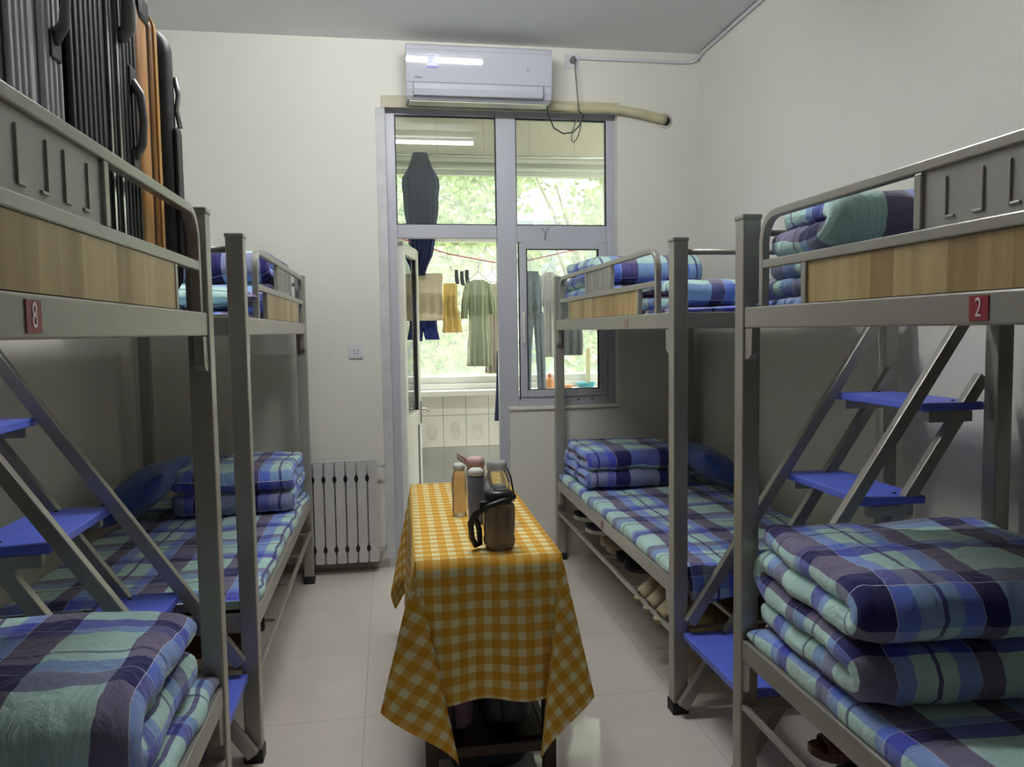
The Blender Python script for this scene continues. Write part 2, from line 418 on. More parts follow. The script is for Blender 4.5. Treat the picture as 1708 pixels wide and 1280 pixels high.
for a in ((.870, .876, 1.062, 1.945), (1.328, 1.336, 1.062, 1.945), (.87, 1.336, 1.062, 1.067), (.87, 1.336, 1.94, 1.945)): g.box(a[0], a[1], sy0+.004, sy0+.02, a[2], a[3])
for a in ((.818, .824, 1.0, 1.985), (.818, 1.392, 1.984, 1.988)): g.box(a[0], a[1], sy0+.006, sy0+.014, a[2], a[3])
obj('gasket', g, 'gasket', sash)
obj('pane', MB().box(.870, 1.336, sy0+.02, sy0+.025, 1.062, 1.945), 'glass', sash)
h = MB(); h.box(.838, .856, sy0-.012, sy0, 1.47, 1.56); h.box(.840, .852, sy0-.03, sy0-.014, 1.36, 1.53)
obj('window_handle', h, 'pvcw', wr, .003)
h = MB()
for x in (1.10, 1.20, 1.29): h.lathe([(.008, 0), (.008, -.004), (.004, -.005)], (x, fy0, .994), 10, 'Y')
obj('screw_cap', h, 'cable', wr)
h = MB().tube([(.99, fy0-.003, 2.005), (.99, fy0-.02, 2.015), (.99, fy0-.02, 2.05)], .003, 6); h.tube([(.97, fy0-.02, 2.075), (.99, fy0-.02, 2.045), (1.012, fy0-.02, 2.075)], .003, 6)
tag(obj('hook', h, 'cable', origin='base'), 'small metal hook on the window crossbar above the casement', 'hook')

# balcony door leaf, swung open outward
dr = sroot('door_1', (.09, YB+.12, 0))
A = Vector((.088, YB+.15, 0)); Bp = Vector((.205, YB+.15+.58, 0)); dv = (Bp-A).normalized(); up = Vector((0, 0, 1)); nx = dv.cross(up)
def dbeam(mb, t0, t1, z0, z1, th=.045):
    p = [A+dv*t0-nx*th/2, A+dv*t1-nx*th/2, A+dv*t1+nx*th/2, A+dv*t0+nx*th/2]
    v = [q+up*z0 for q in p]+[q+up*z1 for q in p]
    mb.add(v, [(0, 3, 2, 1), (4, 5, 6, 7), (0, 1, 5, 4), (1, 2, 6, 5), (2, 3, 7, 6), (3, 0, 4, 7)])
f = MB()
dbeam(f, 0, .075, .03, 2.0); dbeam(f, .515, .59, .03, 2.0); dbeam(f, .075, .515, 1.93, 2.0); dbeam(f, .075, .515, .03, .13); dbeam(f, .075, .515, .80, .90)
obj('door_frame', f, 'pvcw', dr, .004)
g = MB(); dbeam(g, .075, .083, .13, 1.93, .03); dbeam(g, .507, .515, .13, 1.93, .03); obj('gasket', g, 'gasket', dr)
g = MB(); dbeam(g, .075, .515, .90, 1.93, .006); obj('pane', g, 'glass', dr)
g = MB(); dbeam(g, .075, .515, .13, .80, .02); obj('lower_panel', g, 'pvcw', dr)
h = MB(); q = A+dv*.553-(-nx)*.03 if False else A+dv*.553+(nx if nx.x > 0 else -nx)*.025
h.box(q.x-.003, q.x+.006, q.y-.014, q.y+.014, .80, .96); h.beam((q.x, q.y, .90), (q.x+.045, q.y, .90), .012, .012); h.beam((q.x+.045, q.y+.006, .90), (q.x+.045, q.y-.10, .895), .012, .014)
obj('door_handle', h, 'chrome', dr, .002)

# balcony beyond
BX0, BX1, BY, BZ = -.75, 2.7, 6.0, 3.10
YO = YB+T
struct('floor_balcony', MB().box(BX0-.1, BX1+.1, YO, BY+.15, -.10, .001), 'floor')
struct('ceiling_balcony', MB().box(BX0-.1, BX1+.1, YO, BY+.15, BZ, BZ+.1), 'wall')
struct('wall_balcony_left', MB().box(BX0-.1, BX0, YO, BY+.15, 0, BZ), 'walltile')
struct('wall_balcony_right', MB().box(BX1, BX1+.1, YO, BY+.15, 0, BZ), 'walltile')
w = MB(); w.box(BX0, BX1, BY, BY+.14, .535, .985); struct('wall_balcony_parapet', w, 'walltile')
w = MB(); w.box(BX0, BX1, BY, BY+.14, 0, .535); struct('wall_balcony_plinth', w, 'marbletile')
w = MB(); w.box(BX0, BX1, BY, BY+.14, 2.761, BZ); struct('wall_balcony_header', w, 'beigetile')
w = MB()
for i in range(-3, 14):
    cx = .056+.18*i+.09
    for (a, c_) in ((.045, .075),): w.add([(cx+math.cos(t*PI/10)*a, BY-.0015, .655+math.sin(t*PI/10)*c_) for t in range(20)], [tuple(range(20))])
struct('trim_4', w, 'motif', fix=False)
w = MB(); w.box(BX0, BX1, BY-.03, BY+.0, 2.68, 2.70); w.box(BX0, BX1, BY-.02, BY, 2.735, 2.765); struct('trim_5', w, 'pvcw', bevel=.003)
wr2 = sroot('window_2', (1.0, BY+.05, 1.0))
f = MB(); y0, y1 = BY+.01, BY+.07
f.box(BX0, BX1, y0-.03, y1, .985, 1.03); f.box(BX0, BX1, y0, y1, 1.03, 1.085); f.box(BX0, BX1, y0, y1, 2.64, 2.76); f.box(BX0, BX1, y0, y1, 2.13, 2.21)
for x in (BX0+.03, .93, 1.76, BX1-.03): f.box(x-.03, x+.03, y0+.002, y1-.002, 1.08, 2.65)
obj('window_frame', f, 'pvcw', wr2, .004)
for a, c_ in ((BX0+.06, .90), (.96, 1.73), (1.79, BX1-.06)):
    for z0, z1 in ((1.085, 2.13), (2.21, 2.64)): obj('pane', MB().box(a, c_, y0+.03, y0+.036, z0, z1), 'hazeglass', wr2)
t = thing('ceiling_light', 'round ceiling light on the balcony ceiling seen through the transom', 'ceiling light', (.80, 5.25, BZ))
obj('light_base', MB().lathe([(.13, 0), (.13, -.02), (.125, -.022)], (.80, 5.25, BZ), 24), 'lampwhite', t)
obj('diffuser', MB().lathe([(.12, -.022), (.11, -.045), (.07, -.06), (.001, -.064)], (.80, 5.25, BZ), 24), mat('frosted_lamp_cover', rgb(206, 204, 194), .4), t)

# ------------------------------------------------------------------ lamps
for yy, dx, lab in ((2.82, 0, 'long fluorescent tube lamp on the ceiling, whose glow mirrors in the air conditioner'),):
    t = thing('tube_lamp', lab, 'ceiling lamp', (.17+dx, yy, ZC))
    obj('lamp_housing', MB().box(-.45+dx, .79+dx, yy-.03, yy+.03, ZC-.045, ZC), 'lampwhite', t, .004)
    for x in (-.45+dx, .79+dx): obj('lamp_holder', MB().box(x-.012, x+.012, yy-.018, yy+.018, ZC-.115, ZC-.04), 'lampwhite', t, .003)
    obj('lamp_tube', MB().tube([(-.438+dx, yy, ZC-.09), (.778+dx, yy, ZC-.09)], .014, 12), 'tube', t)

# ------------------------------------------------------------------ bunk beds
PS = .055; BD = .895
def guard_path(Y0, Y1, z0, z1, r, w):
    """inverted U centreline in the YZ plane"""
    pts = [(Y0, z0)]; pts += arc(Y0+r, z1-r, r, PI, PI/2, 7); pts += arc(Y1-r, z1-r, r, PI/2, 0, 7); pts.append((Y1, z0)); return pts
def sweepYZ(mb, path, X, wx, t):
    rings = []
    for i, (y, z) in enumerate(path):
        a = path[max(i-1, 0)]; c = path[min(i+1, len(path)-1)]
        d = Vector((0, c[0]-a[0], c[1]-a[1])).normalized(); nn = Vector((0, -d.z, d.y))
        p = Vector((X, y, z))
        rings.append([p+nn*(t/2)+Vector((wx/2, 0, 0)), p+nn*(t/2)-Vector((wx/2, 0, 0)), p-nn*(t/2)-Vector((wx/2, 0, 0)), p-nn*(t/2)+Vector((wx/2, 0, 0))])
    mb.loft(rings, True, False)

def bunk(label, s, xf, y0, y1, g0, g1, number, numY, numstyle, lowY=None, shelf=True, dcentre=None):
    """s=+1 bed against the right wall, -1 left; xf aisle face"""
    xb = xf+s*BD
    X = lambda d: xf+s*d
    t = thing('bunk_bed', label, 'bunk bed', ((xf+xb)/2, (y0+y1)/2, 0), 'grey steel bunk beds')
    for cx in (0, BD-PS):
        for cy in (y0, y1-PS):
            ptop = 1.765
            p = obj('post', MB().box(X(cx), X(cx+PS), cy, cy+PS, .04, ptop-.012), 'metal', t, .004)
            c = .004
            obj('foot_cap', MB().box(X(cx)-s*c, X(cx+PS)+s*c, cy-c, cy+PS+c, 0, .045), 'rubber', p, .003)
            obj('post_cap', MB().box(X(cx)-s*.003, X(cx+PS)+s*.003, cy-.003, cy+PS+.003, ptop-.014, ptop), 'metal', p, .004)
    ya, yb = y0+PS, y1-PS
    for z0, z1 in ((1.437, 1.497), (.445, .507)):
        for cx in (.004, BD-.034): obj('side_rail', MB().box(X(cx), X(cx+.03), ya, yb, z0, z1), 'metal', t, .004)
        for cy in (y0+.012, y1-.042): obj('end_rail', MB().box(X(PS), X(BD-PS), cy, cy+.03, z0, z1), 'metal', t, .004)
        for cy, sg in ((ya, 1), (yb, -1)):     # corner brackets under the rails
            m_ = MB().prism([(cy, z0-.001), (cy+sg*.045, z0-.001), (cy+sg*.042, z0-.075), (cy+sg*.02, z0-.09), (cy, z0-.09)], 'YZ', X(.006), X(.030))
            m_.lathe([(.005, 0), (.005, .002)], (X(.006)-s*.001, cy+sg*.022, z0-.06), 8, 'X')
            obj('corner_bracket', m_, 'metal', t, .002)
        obj('bed_board', MB().box(X(.036), X(BD-.036), ya, yb, z1-.03, z1-.012), mat('plywood_board', rgb(150, 132, 100), .7) if 'ply' not in M else M['ply'], t)
    for cy in (y0+PS/2, y1-PS/2): obj('head_rod', MB().tube([(X(PS), cy, 1.715), (X(BD-PS), cy, 1.715)], .011, 10), 'metal', t)
    # guard rail
    gx = X(.018)
    m_ = MB(); sweepYZ(m_, guard_path(g0, g1, 1.497, 1.745, .075, .022), gx, .022, .022)
    m_.box(gx-.011, gx+.011, g0+.011, g1-.011, 1.600, 1.624)
    for y in (g0+.22, g1-.22): m_.box(gx-.010, gx+.010, y-.011, y+.011, 1.497, 1.600)
    dc = dcentre if dcentre else (g0+g1)/2
    for y in (dc-.222, dc+.222): m_.box(gx-.010, gx+.010, y-.011, y+.011, 1.624, 1.734)
    gr = obj('guard_rail', m_, 'metal', t, .003)
    obj('wood_panel', MB().box(gx-.004, gx+.008, g0+.231, g1-.231, 1.499, 1.599), 'wood', gr)
    dp = obj('decorative_panel', MB().box(gx-.003, gx+.003, dc-.212, dc+.212, 1.624, 1.734), 'panelmetal', gr)
    xo = gx-s*.004
    for o_, ft in ((.212-.062, -1), (.212-.152, 1), (.212-.212+.0, -1), (-.09, 1), (-.152, -1)):
        y = dc+o_; m_ = MB()
        m_.beam((xo, y, 1.637), (xo, y, 1.715), .0055, .005, (0, 1, 0)); m_.beam((xo, y, 1.6395), (xo, y+ft*.022, 1.6395), .005, .005)
        obj('slot_ornament', m_, 'metal', dp, .001)
    # numbered plate
    if number:
        st = obj('number_plate', MB().box(xf-s*.0005+s*.004, xf+s*.004-s*.002, numY-.022, numY+.022, 1.445, 1.489), numstyle, t)
        R_ = Matrix(((0, 0, -s, xf+s*.004-s*.0025), (-s, 0, 0, numY), (0, 1, 0, 1.467), (0, 0, 0, 1)))
        sc_ = Matrix.Diagonal((.75, 1.15, 1, 1))
        obj('numeral', textmb(number, .042, R_ @ sc_, .0006), 'stickwhite', st)
    elif numY:
        xo = xf+s*.004
        st = obj('number_plate', MB().box(xo, xo-s*.0015, numY-.018, numY+.018, 1.448, 1.486), 'stickpale', t)
        m_ = MB()
        for a in ((-.018, -.013, 1.448, 1.486), (.013, .018, 1.448, 1.486), (-.013, .013, 1.448, 1.453), (-.004, .004, 1.458, 1.476)): m_.box(xo-s*.0012, xo-s*.0022, numY+a[0], numY+a[1], a[2], a[3])
        obj('plate_border', m_, 'redfade', st)
    if lowY:
        xo = xf+s*.004; m_ = MB()
        for a in (-.02, -.006, .008): m_.box(xo, xo-s*.0015, lowY+a, lowY+a+.006, .458, .494)
        obj('number_plate', m_, 'redfade', t)
    if shelf:
        m_ = MB(); z = .300
        for cx in (.012, .30, .60, .86): m_.beam((X(cx), ya, z), (X(cx), yb, z), .016, .016)
        for k in range(5):
            y = ya+.02+(yb-ya-.04)*k/4; m_.beam((X(.012), y, z), (X(.86), y, z), .012, .012)
        obj('shoe_shelf', m_, 'metal', t, .002)
    return t
M['ply'] = mat('plywood_board', rgb(150, 132, 100), .7)
FXR, FXL = 1.02, -.45
bunk('grey steel bunk bed numbered 2, nearest on the right', 1, FXR, .13, 2.155, .33, 2.01, '2', 1.202, 'red', None, True, 1.153)
bunk('grey steel bunk bed at the window end of the right wall', 1, FXR, 2.645, 4.675, 2.86, 4.53, '', 3.21, 'stickpale', 3.62, True, 3.70)
bunk('grey steel bunk bed numbered 8, nearest on the left, loaded with suitcases', -1, FXL, .13, 2.135, .33, 2.04, '8', 1.09, 'redfade', None, True, 1.183)
bunk('grey steel bunk bed at the far left beside the radiator', -1, FXL, 2.60, 4.52, 2.93, 4.43, '', None, '', None, True, 3.70)

# ------------------------------------------------------------------ staircases between bunks
def stairs(label, s, xf, ya, yb):
    X = lambda d: xf+s*d
    t = thing('bunk_staircase', label, 'staircase', (X(.45), (ya+yb)/2, 0), 'blue stepped bunk staircases')
    sl = 1.5
    def zA(d): return .34+sl*(d-.04)
    for y in (ya+.018, yb-.018):
        a, e = (X(.0), y, zA(0)-.0), (X(.775), y, zA(.775))
        d0 = -.02+.03; obj('stringer', MB().beam((X(.052), y, zA(.052)), (X(.785), y, zA(.785)), .030, .040), 'metal', t, .003)
        off = .19
        zB = lambda d: zA(d-off)
        obj('stringer', MB().beam((X(.024), y, zB(.024)+.01), (X(.852), y, zB(.852)), .030, .040), 'metal', t, .003)
    for k in range(4):
        d = .045+.2*k; z = .315+.2925*k
        tr = obj('step', MB().box(X(d-.012), X(d+.205), ya+.002, yb-.002, z-.026, z), 'bluestep', t, .004)
        for y in (ya+.05, yb-.05): obj('bolt', MB().lathe([(.006, 0), (.006, .003), (.003, .004)], (X(d+.13), y, z), 8), 'black', tr)
        for y in (ya+.018, yb-.018): obj('step_bracket', MB().box(X(d+.012), X(d+.165), y-.014, y+.014, z-.062, z-.027), 'metal', t, .002)
    return t
stairs('grey staircase with blue steps between the two right bunks', 1, FXR, 2.160, 2.640)
stairs('grey staircase with blue steps between the two left bunks', -1, FXL, 2.140, 2.595)

# ------------------------------------------------------------------ bedding
def superring(w, h, n, e=.5, r=None, w0=.6):
    """rounded rectangle section of width w, height h (x,z) as list and cumulative perimeter"""
    r = min(w, h)/2*.98 if r is None else r
    nc = n; pts = rrect(-w/2, w/2, -h/2, h/2, r, nc)
    # subdivide long edges
    out = []
    for i, p in enumerate(pts):
        q = pts[(i+1) % len(pts)]; d = math.hypot(q[0]-p[0], q[1]-p[1]); k = (max(14, 2*int(w0/.07)) if abs(q[0]-p[0]) > .05 else 1)
        for j in range(k): out.append((p[0]+(q[0]-p[0])*j/k, p[1]+(q[1]-p[1])*j/k))
    per = [0]
    for i in range(len(out)):
        q = out[(i+1) % len(out)]; per.append(per[-1]+math.hypot(q[0]-out[i][0], q[1]-out[i][1]))
    return out, per

def quilt(label, cx, y0, y1, z0, w, h, folds=2, facing=-1, seed=1, rot=0.0, uflip=False, vflip=False, uoff=0.0, voff=0.0, group='folded plaid quilts', puff=1.0, jag=.02):
    """zig-zag folded quilt, rounded noses toward the camera (facing=-1)"""
    nl = 2*folds; t_ = h/nl; r = t_/2; L = (y1-y0)
    path = []; r_ = random.Random(seed)
    for k in range(nl):
        z = z0+t_*(k+.5)
        yn = y0+t_*.95; ybk = y1-t_*.55
        ys = [yn+(ybk-yn)*i/12 for i in range(13)]
        if k % 2 == 0: ys.reverse()
        for i, y in enumerate(ys): path.append((y, z, k))
        if k % 2 == 0:     # nose at front joining k and k+1
            zc = z+r
            for i in range(1, 8):
                a = PI*i/8; path.append((yn-math.sin(a)*t_*.92, zc-math.cos(a)*r, k+i/8))
        elif k < nl-1:
            zc = z+r
            for i in range(1, 6):
                a = PI*i/6; path.append((ybk+math.sin(a)*t_*.5, zc-math.cos(a)*r, k+i/6))
    rings = []; uvs = []; v = voff
    wl = [w*(1+r_.uniform(-jag, jag)) for _ in range(nl+1)]; xo = [r_.uniform(-jag, jag)*w*.5 for _ in range(nl+1)]
    R_ = Matrix.Rotation(rot, 3, 'Z'); cen = Vector((cx, (y0+y1)/2, 0))
    for i, (y, z, kk) in enumerate(path):
        a = path[max(i-1, 0)]; c = path[min(i+1, len(path)-1)]
        d = Vector((0, c[0]-a[0], c[1]-a[1])).normalized(); nn = Vector((0, -d.z, d.y))
        if i: v += math.hypot(path[i][0]-path[i-1][0], path[i][1]-path[i-1][1])
        k0 = int(kk); fr = kk-k0; ww = wl[k0]*(1-fr)+wl[min(k0+1, nl)]*fr; xx = xo[k0]*(1-fr)+xo[min(k0+1, nl)]*fr
        sec, per = superring(ww, t_*1.0, 5); ring = []; uu = []
        for j, (a_, b_) in enumerate(sec):
            edge = abs(a_)/(ww/2)
            infl = 1.0+.10*puff*(1-edge**4)
            p = Vector((cx+a_+xx, y, z))+nn*(b_*infl)
            q = (p.x, p.y, p.z)
            p += Vector((nz(q, 9, seed)*.012*(.4+edge), nz(q, 8, seed+5)*.010, nz(q, 7, seed+9)*.012))
            p += Vector((0, nz(q, 24, seed+2)*.007, nz(q, 22, seed+7)*.007))
            if p.z < z0+.001: p.z = z0+.001
            p = R_ @ (p-cen)+cen
            ring.append(p)
            uu.append((uoff+(-1 if uflip else 1)*per[j], -v if vflip else v))
        uu.append((uoff+(-1 if uflip else 1)*per[-1], -v if vflip else v)); rings.append(ring); uvs.append(uu)
    m_ = MB(); m_.loft(rings, True, True, True, uvs)
    return tag(obj('folded_quilt', m_, 'plaid', origin='base', fix=False), label, 'quilt', group)

def slab(name, label, x0, x1, y0, y1, z0, z1, m_='plaid', cat='mattress', seed=1, lump=.008, uo=0, vo=0, group=None, droop=0.0, hem=.0, aisle=0):
    """soft mattress under a sheet, rounded section swept along Y"""
    w = x1-x0; h = z1-z0; n = max(12, int((y1-y0)/.05)); rings = []; uvs = []
    for i in range(n+1):
        f = i/n; y = y0+(y1-y0)*f
        e = min(f, 1-f)*(y1-y0); sc_ = 1.0
        if e < .03: sc_ = .55+.45*math.sqrt(max(0, 1-(1-e/.03)**2))
        sec, per = superring(w, h, 4, r=h*.42); ring = []; uu = []
        for j, (a, b_) in enumerate(sec):
            p = Vector(((x0+x1)/2+a, y, (z0+z1)/2+b_*sc_))
            q = (p.x, p.y, p.z)
            if b_ > 0: p.z += nz(q, 5, seed)*lump+nz(q, 14, seed+3)*lump*.4
            if abs(a) > w/2-.04:
                p.x += nz((0, y, 0), 9, seed)*lump*1.4
            ring.append(p); uu.append((uo+per[j], vo+y))
        uu.append((uo+per[-1], vo+y)); rings.append(ring); uvs.append(uu)
    mb = MB(); mb.loft(rings, True, True, True, uvs)
    return tag(obj(name, mb, m_, origin='base', fix=False), label, cat, group)

def pillow(label, c, w, l, h, rx=0, ry=0, rz=0, m_='pillow', seed=1, group='pillows', name='pillow'):
    mb = MB(); N = 18; R_ = Matrix.Rotation(rz, 3, 'Z') @ Matrix.Rotation(ry, 3, 'Y') @ Matrix.Rotation(rx, 3, 'X')
    for sg in (1, -1):
        v = []; fcs = []; uv = []
        for i in range(N+1):
            for j in range(N+1):
                a = -1+2*i/N; b_ = -1+2*j/N
                a = math.sin(a*PI/2); b_ = math.sin(b_*PI/2)
                th = max(0, (1-abs(a)**2.6)*(1-abs(b_)**2.6))**.5
                pin = 1-.07*(1-abs(a*b_))
                p = Vector((a*w/2*pin, b_*l/2*pin, sg*th*h/2))
                p += Vector((0, 0, 1))*nz((p.x, p.y, sg), 7, seed)*.018*th
                v.append(R_ @ p+Vector(c))
        for i in range(N):
            for j in range(N):
                k = i*(N+1)+j; q = (k, k+1, k+N+2, k+N+1)
                fcs.append(q); uv.append(tuple(((x//(N+1))*w/N, (x % (N+1))*l/N) for x in q))
        mb.add(v, fcs, True, uv)
    zmin = min(p.z for p in mb.v)
    return tag(obj(name, mb, m_, origin='base'), label, 'pillow', group)

G = 'plaid mattresses on the lower bunks'
ZB = .497; ZU = 1.487
slab('mattress', 'plaid mattress on the lower bunk of the nearest right bed', FXR+.012, FXR+.845, .20, 2.09, ZB, ZB+.068, seed=3, uo=.235, vo=-.11, group=G, lump=.014)
MW = slab('mattress', 'plaid mattress on the lower bunk of the right window-end bed', FXR+.012, FXR+.845, 2.705, 4.61, ZB, ZB+.055, seed=4, uo=.035, vo=.05, group=G, lump=.012)
slab('mattress', 'plaid mattress on the lower bunk of the nearest left bed', FXL-.845, FXL-.012, .20, 2.07, ZB, ZB+.06, seed=5, uo=.1, group=G, lump=.012)
slab('mattress', 'plaid mattress on the lower bunk of the far left bed', FXL-.845, FXL-.012, 2.665, 4.455, ZB, ZB+.055, seed=6, uo=.12, vo=.02, group=G, lump=.012)
def overhang(parent, x0, x1, y, z0, z1, seed, uo):
    v = []; uv = []; f = []; N = 16; Mv = 5
    for i in range(N+1):
        for j in range(Mv+1):
            a = i/N; b_ = j/Mv; x = x0+(x1-x0)*a; z = z1-(z1-z0)*b_*(1+.12*math.sin(a*9+seed)-.25*a)
            yy = y+.028*(1-b_)**4-.004*math.sin(a*14+seed)*b_; v.append((x, yy, z)); uv.append((uo+x, z*1.0+.1))
    for i in range(N):
        for j in range(Mv):
            q = (i*(Mv+1)+j, (i+1)*(Mv+1)+j, (i+1)*(Mv+1)+j+1, i*(Mv+1)+j+1); f.append(q)
    mb = MB(); mb.add(v, f, True, [tuple(uv[k] for k in q) for q in f]); o = obj('sheet_overhang', mb, 'plaid', parent, fix=False)
    sd = o.modifiers.new('thickness', 'SOLIDIFY'); sd.thickness = .004
overhang(MW, 1.085, 1.86, 2.651, .415, ZB+.050, 2, .0)
G = 'thin mattresses on the upper bunks'
slab('mattress', 'thin plaid mattress edge under the quilts on the upper bunk of the nearest right bed', FXR+.04, FXR+.845, .20, 2.09, ZU, ZU+.032, seed=7, group=G, uo=.26)
slab('mattress', 'thin plaid mattress on the upper bunk of the right window-end bed', FXR+.04, FXR+.845, 2.705, 4.61, ZU, ZU+.03, seed=8, group=G)
slab('mattress', 'thin plaid mattress under the suitcases on the upper bunk of the nearest left bed', FXL-.845, FXL-.04, .20, 2.07, ZU, ZU+.03, seed=9, group=G)
slab('mattress', 'thin plaid mattress on the upper bunk of the far left bed', FXL-.845, FXL-.04, 2.665, 4.455, ZU, ZU+.03, seed=10, group=G)

quilt('thick folded plaid quilt on the nearest right lower bunk', 1.375, 1.50, 2.07, ZB+.074, .68, .290, 2, seed=11, uoff=.76, voff=-.23, rot=-.09, uflip=True)
quilt('folded plaid quilt on the lower bunk of the right window-end bed', 1.36, 4.06, 4.60, ZB+.062, .60, .205, 2, seed=12, uoff=.1, voff=.12)
quilt('big folded plaid quilt on the nearest left lower bunk', -.86, 1.50, 2.00, ZB+.066, .76, .205, 1, seed=13, uoff=.16, voff=-.7435, vflip=True, puff=1.4, jag=.03)
quilt('folded plaid quilt beside the radiator on the far left lower bunk', -.76, 3.86, 4.42, ZB+.062, .56, .225, 2, seed=14, uoff=.07, voff=.10)
quilt('folded plaid quilt, uppermost of the stack on the upper bunk of the bed numbered 2', 1.47, 1.74, 2.08, ZU+.144, .74, .155, 1, seed=15, uoff=1.20, voff=-.06, rot=-.08, uflip=True)
quilt('folded plaid quilt, lower of the stack on the upper bunk of the bed numbered 2', 1.46, 1.76, 2.09, ZU+.036, .74, .104, 1, seed=16, uoff=.1, voff=.05)
quilt('tall folded plaid quilt on the upper bunk of the right window-end bed', 1.36, 3.86, 4.54, ZU+.034, .58, .300, 2, seed=17, uoff=.06, voff=.22)
quilt('tall folded plaid quilt on the upper bunk of the far left bed', -.83, 3.60, 4.40, ZU+.034, .66, .290, 2, seed=18, uoff=.22, voff=.08)
quilt('low bundled plaid quilt in front of the tall quilt on the right window-end upper bunk', 1.48, 2.98, 3.55, ZU+.034, .70, .115, 1, seed=19, uoff=.2, voff=.33, jag=.06, rot=.12)
pillow('mint and white plaid pillow below the tall quilt on the far left upper bunk', (-.78, 3.02, ZU+.085), .62, .36, .11, rz=.1, m_='plaid', seed=20)
pillow('navy pillow leaning by the wall on the right window-end lower bunk', (1.755, 4.00, ZB+.185), .32, .46, .15, ry=math.radians(36), rz=.0, seed=21)
pillow('navy pillow leaning on the wall at the far left lower bunk', (-1.175, 3.90, ZB+.200), .40, .52, .17, ry=math.radians(-36), rz=0, seed=22)
pillow('dark blue pillow behind the thick quilt on the nearest right lower bunk', (1.80, 1.86, ZB+.17), .18, .40, .24, seed=23)

# ------------------------------------------------------------------ table with gingham cloth
P0, P1, P2, P3 = (.067, 2.28), (.512, 2.27), (.525, 3.45), (.090, 3.455)
TZ = .748
t = thing('table', 'long dark wooden table under the yellow gingham cloth', 'table', (.30, 2.86, 0))
obj('table_top', MB().prism([(.080, 2.295), (.498, 2.285), (.512, 3.437), (.104, 3.442)], 'XY', TZ-.028, TZ-.002), 'darkwood', t, .003)
legs = [(.105, 2.32), (.475, 2.31), (.487, 3.40), (.128, 3.41)]
for (x, y) in legs:
    obj('leg', MB().box(x-.02, x+.02, y-.02, y+.02, 0, TZ-.03), 'darkwood', t, .003)
for a, c_ in ((0, 1), (1, 2), (2, 3), (3, 0)):
    obj('stretcher', MB().beam(legs[a]+(.130,), legs[c_]+(.130,), .022, .034), 'darkwood', t, .002)
    obj('apron', MB().beam(legs[a]+(TZ-.06,), legs[c_]+(TZ-.06,), .02, .05), 'darkwood', t)
obj('shelf_board', MB().prism([(.12, 2.335), (.458, 2.33), (.47, 3.39), (.14, 3.39)], 'XY', .140, .152), 'darkwood', t)

cm = MB(); D1, D2 = .44, .43
def cgrid(fn, nu, nv, uvfn):
    v = [fn(i/nu, j/nv) for i in range(nu+1) for j in range(nv+1)]; uvv = [uvfn(i/nu, j/nv) for i in range(nu+1) for j in range(nv+1)]
    f = []; u = []
    for i in range(nu):
        for j in range(nv):
            q = (i*(nv+1)+j, (i+1)*(nv+1)+j, (i+1)*(nv+1)+j+1, i*(nv+1)+j+1); f.append(q); u.append(tuple(uvv[x] for x in q))
    cm.add(v, f, True, u)
def lerp(a, b_, t): return a+(b_-a)*t
Wd, Ln = .445, 1.175
def top(a, b_):
    x = lerp(lerp(P0[0], P1[0], a), lerp(P3[0], P2[0], a), b_); y = lerp(lerp(P0[1], P1[1], a), lerp(P3[1], P2[1], a), b_)
    return Vector((x, y, TZ+.003+nz((x, y, 0), 6, 3)*.001))
cgrid(top, 14, 36, lambda a, b_: (a*Wd, b_*Ln))
def flap(pa, pb, out, drop, wave, uvf):
    pa = Vector(pa+(TZ+.003,)); pb = Vector(pb+(TZ+.003,)); out = Vector(out)
    def fn(a, b_):
        s_ = b_*drop; p = pa.lerp(pb, a); edge = 4*a*(1-a)
        bul = .012*(1-math.exp(-s_*25))+wave*math.sin(a*PI*3+.6)*s_*edge*.06+.02*s_
        return p+out*bul+Vector((0, 0, -s_+.004*math.exp(-s_*60)))
    cgrid(fn, 24, 12, uvf)
flap(P0, P1, (0, -1, 0), D1, 1, lambda a, b_: (a*Wd, -b_*D1))
flap(P3, P2, (0, 1, 0), D1, 1, lambda a, b_: (a*Wd, Ln+b_*D1))
flap(P0, P3, (-1, 0, 0), D2, 1, lambda a, b_: (-b_*D2, a*Ln))
flap(P1, P2, (1, 0, 0), D2, 1, lambda a, b_: (Wd+b_*D2, a*Ln))
def corner(P, sx, sy, keys, uvP):
    """cone of cloth hanging from a table corner; keys: angle -> direction (x out, y out, z)"""
    P = Vector(P+(TZ+.003,))
    def dirn(th):
        for (a, d0), (b_, d1) in zip(keys, keys[1:]):
            if th <= b_+1e-6:
                f = (th-a)/(b_-a); f = f*f*(3-2*f)*.5+f*.5
                d = Vector(d0).lerp(Vector(d1), f); d.normalize(); return Vector((d.x*sx, d.y*sy, d.z))
    def fn(a, b_):
        th = a*90; tr = math.radians(th)
        R = min(D2/max(math.cos(tr), 1e-4), D1/max(math.sin(tr), 1e-4))
        return P+dirn(th)*(R*b_)
    def uvf(a, b_):
        tr = math.radians(a*90); R = min(D2/max(math.cos(tr), 1e-4), D1/max(math.sin(tr), 1e-4))*b_
        return (uvP[0]+sx*R*math.cos(tr), uvP[1]+sy*R*math.sin(tr))
    cgrid(fn, 36, 14, uvf)
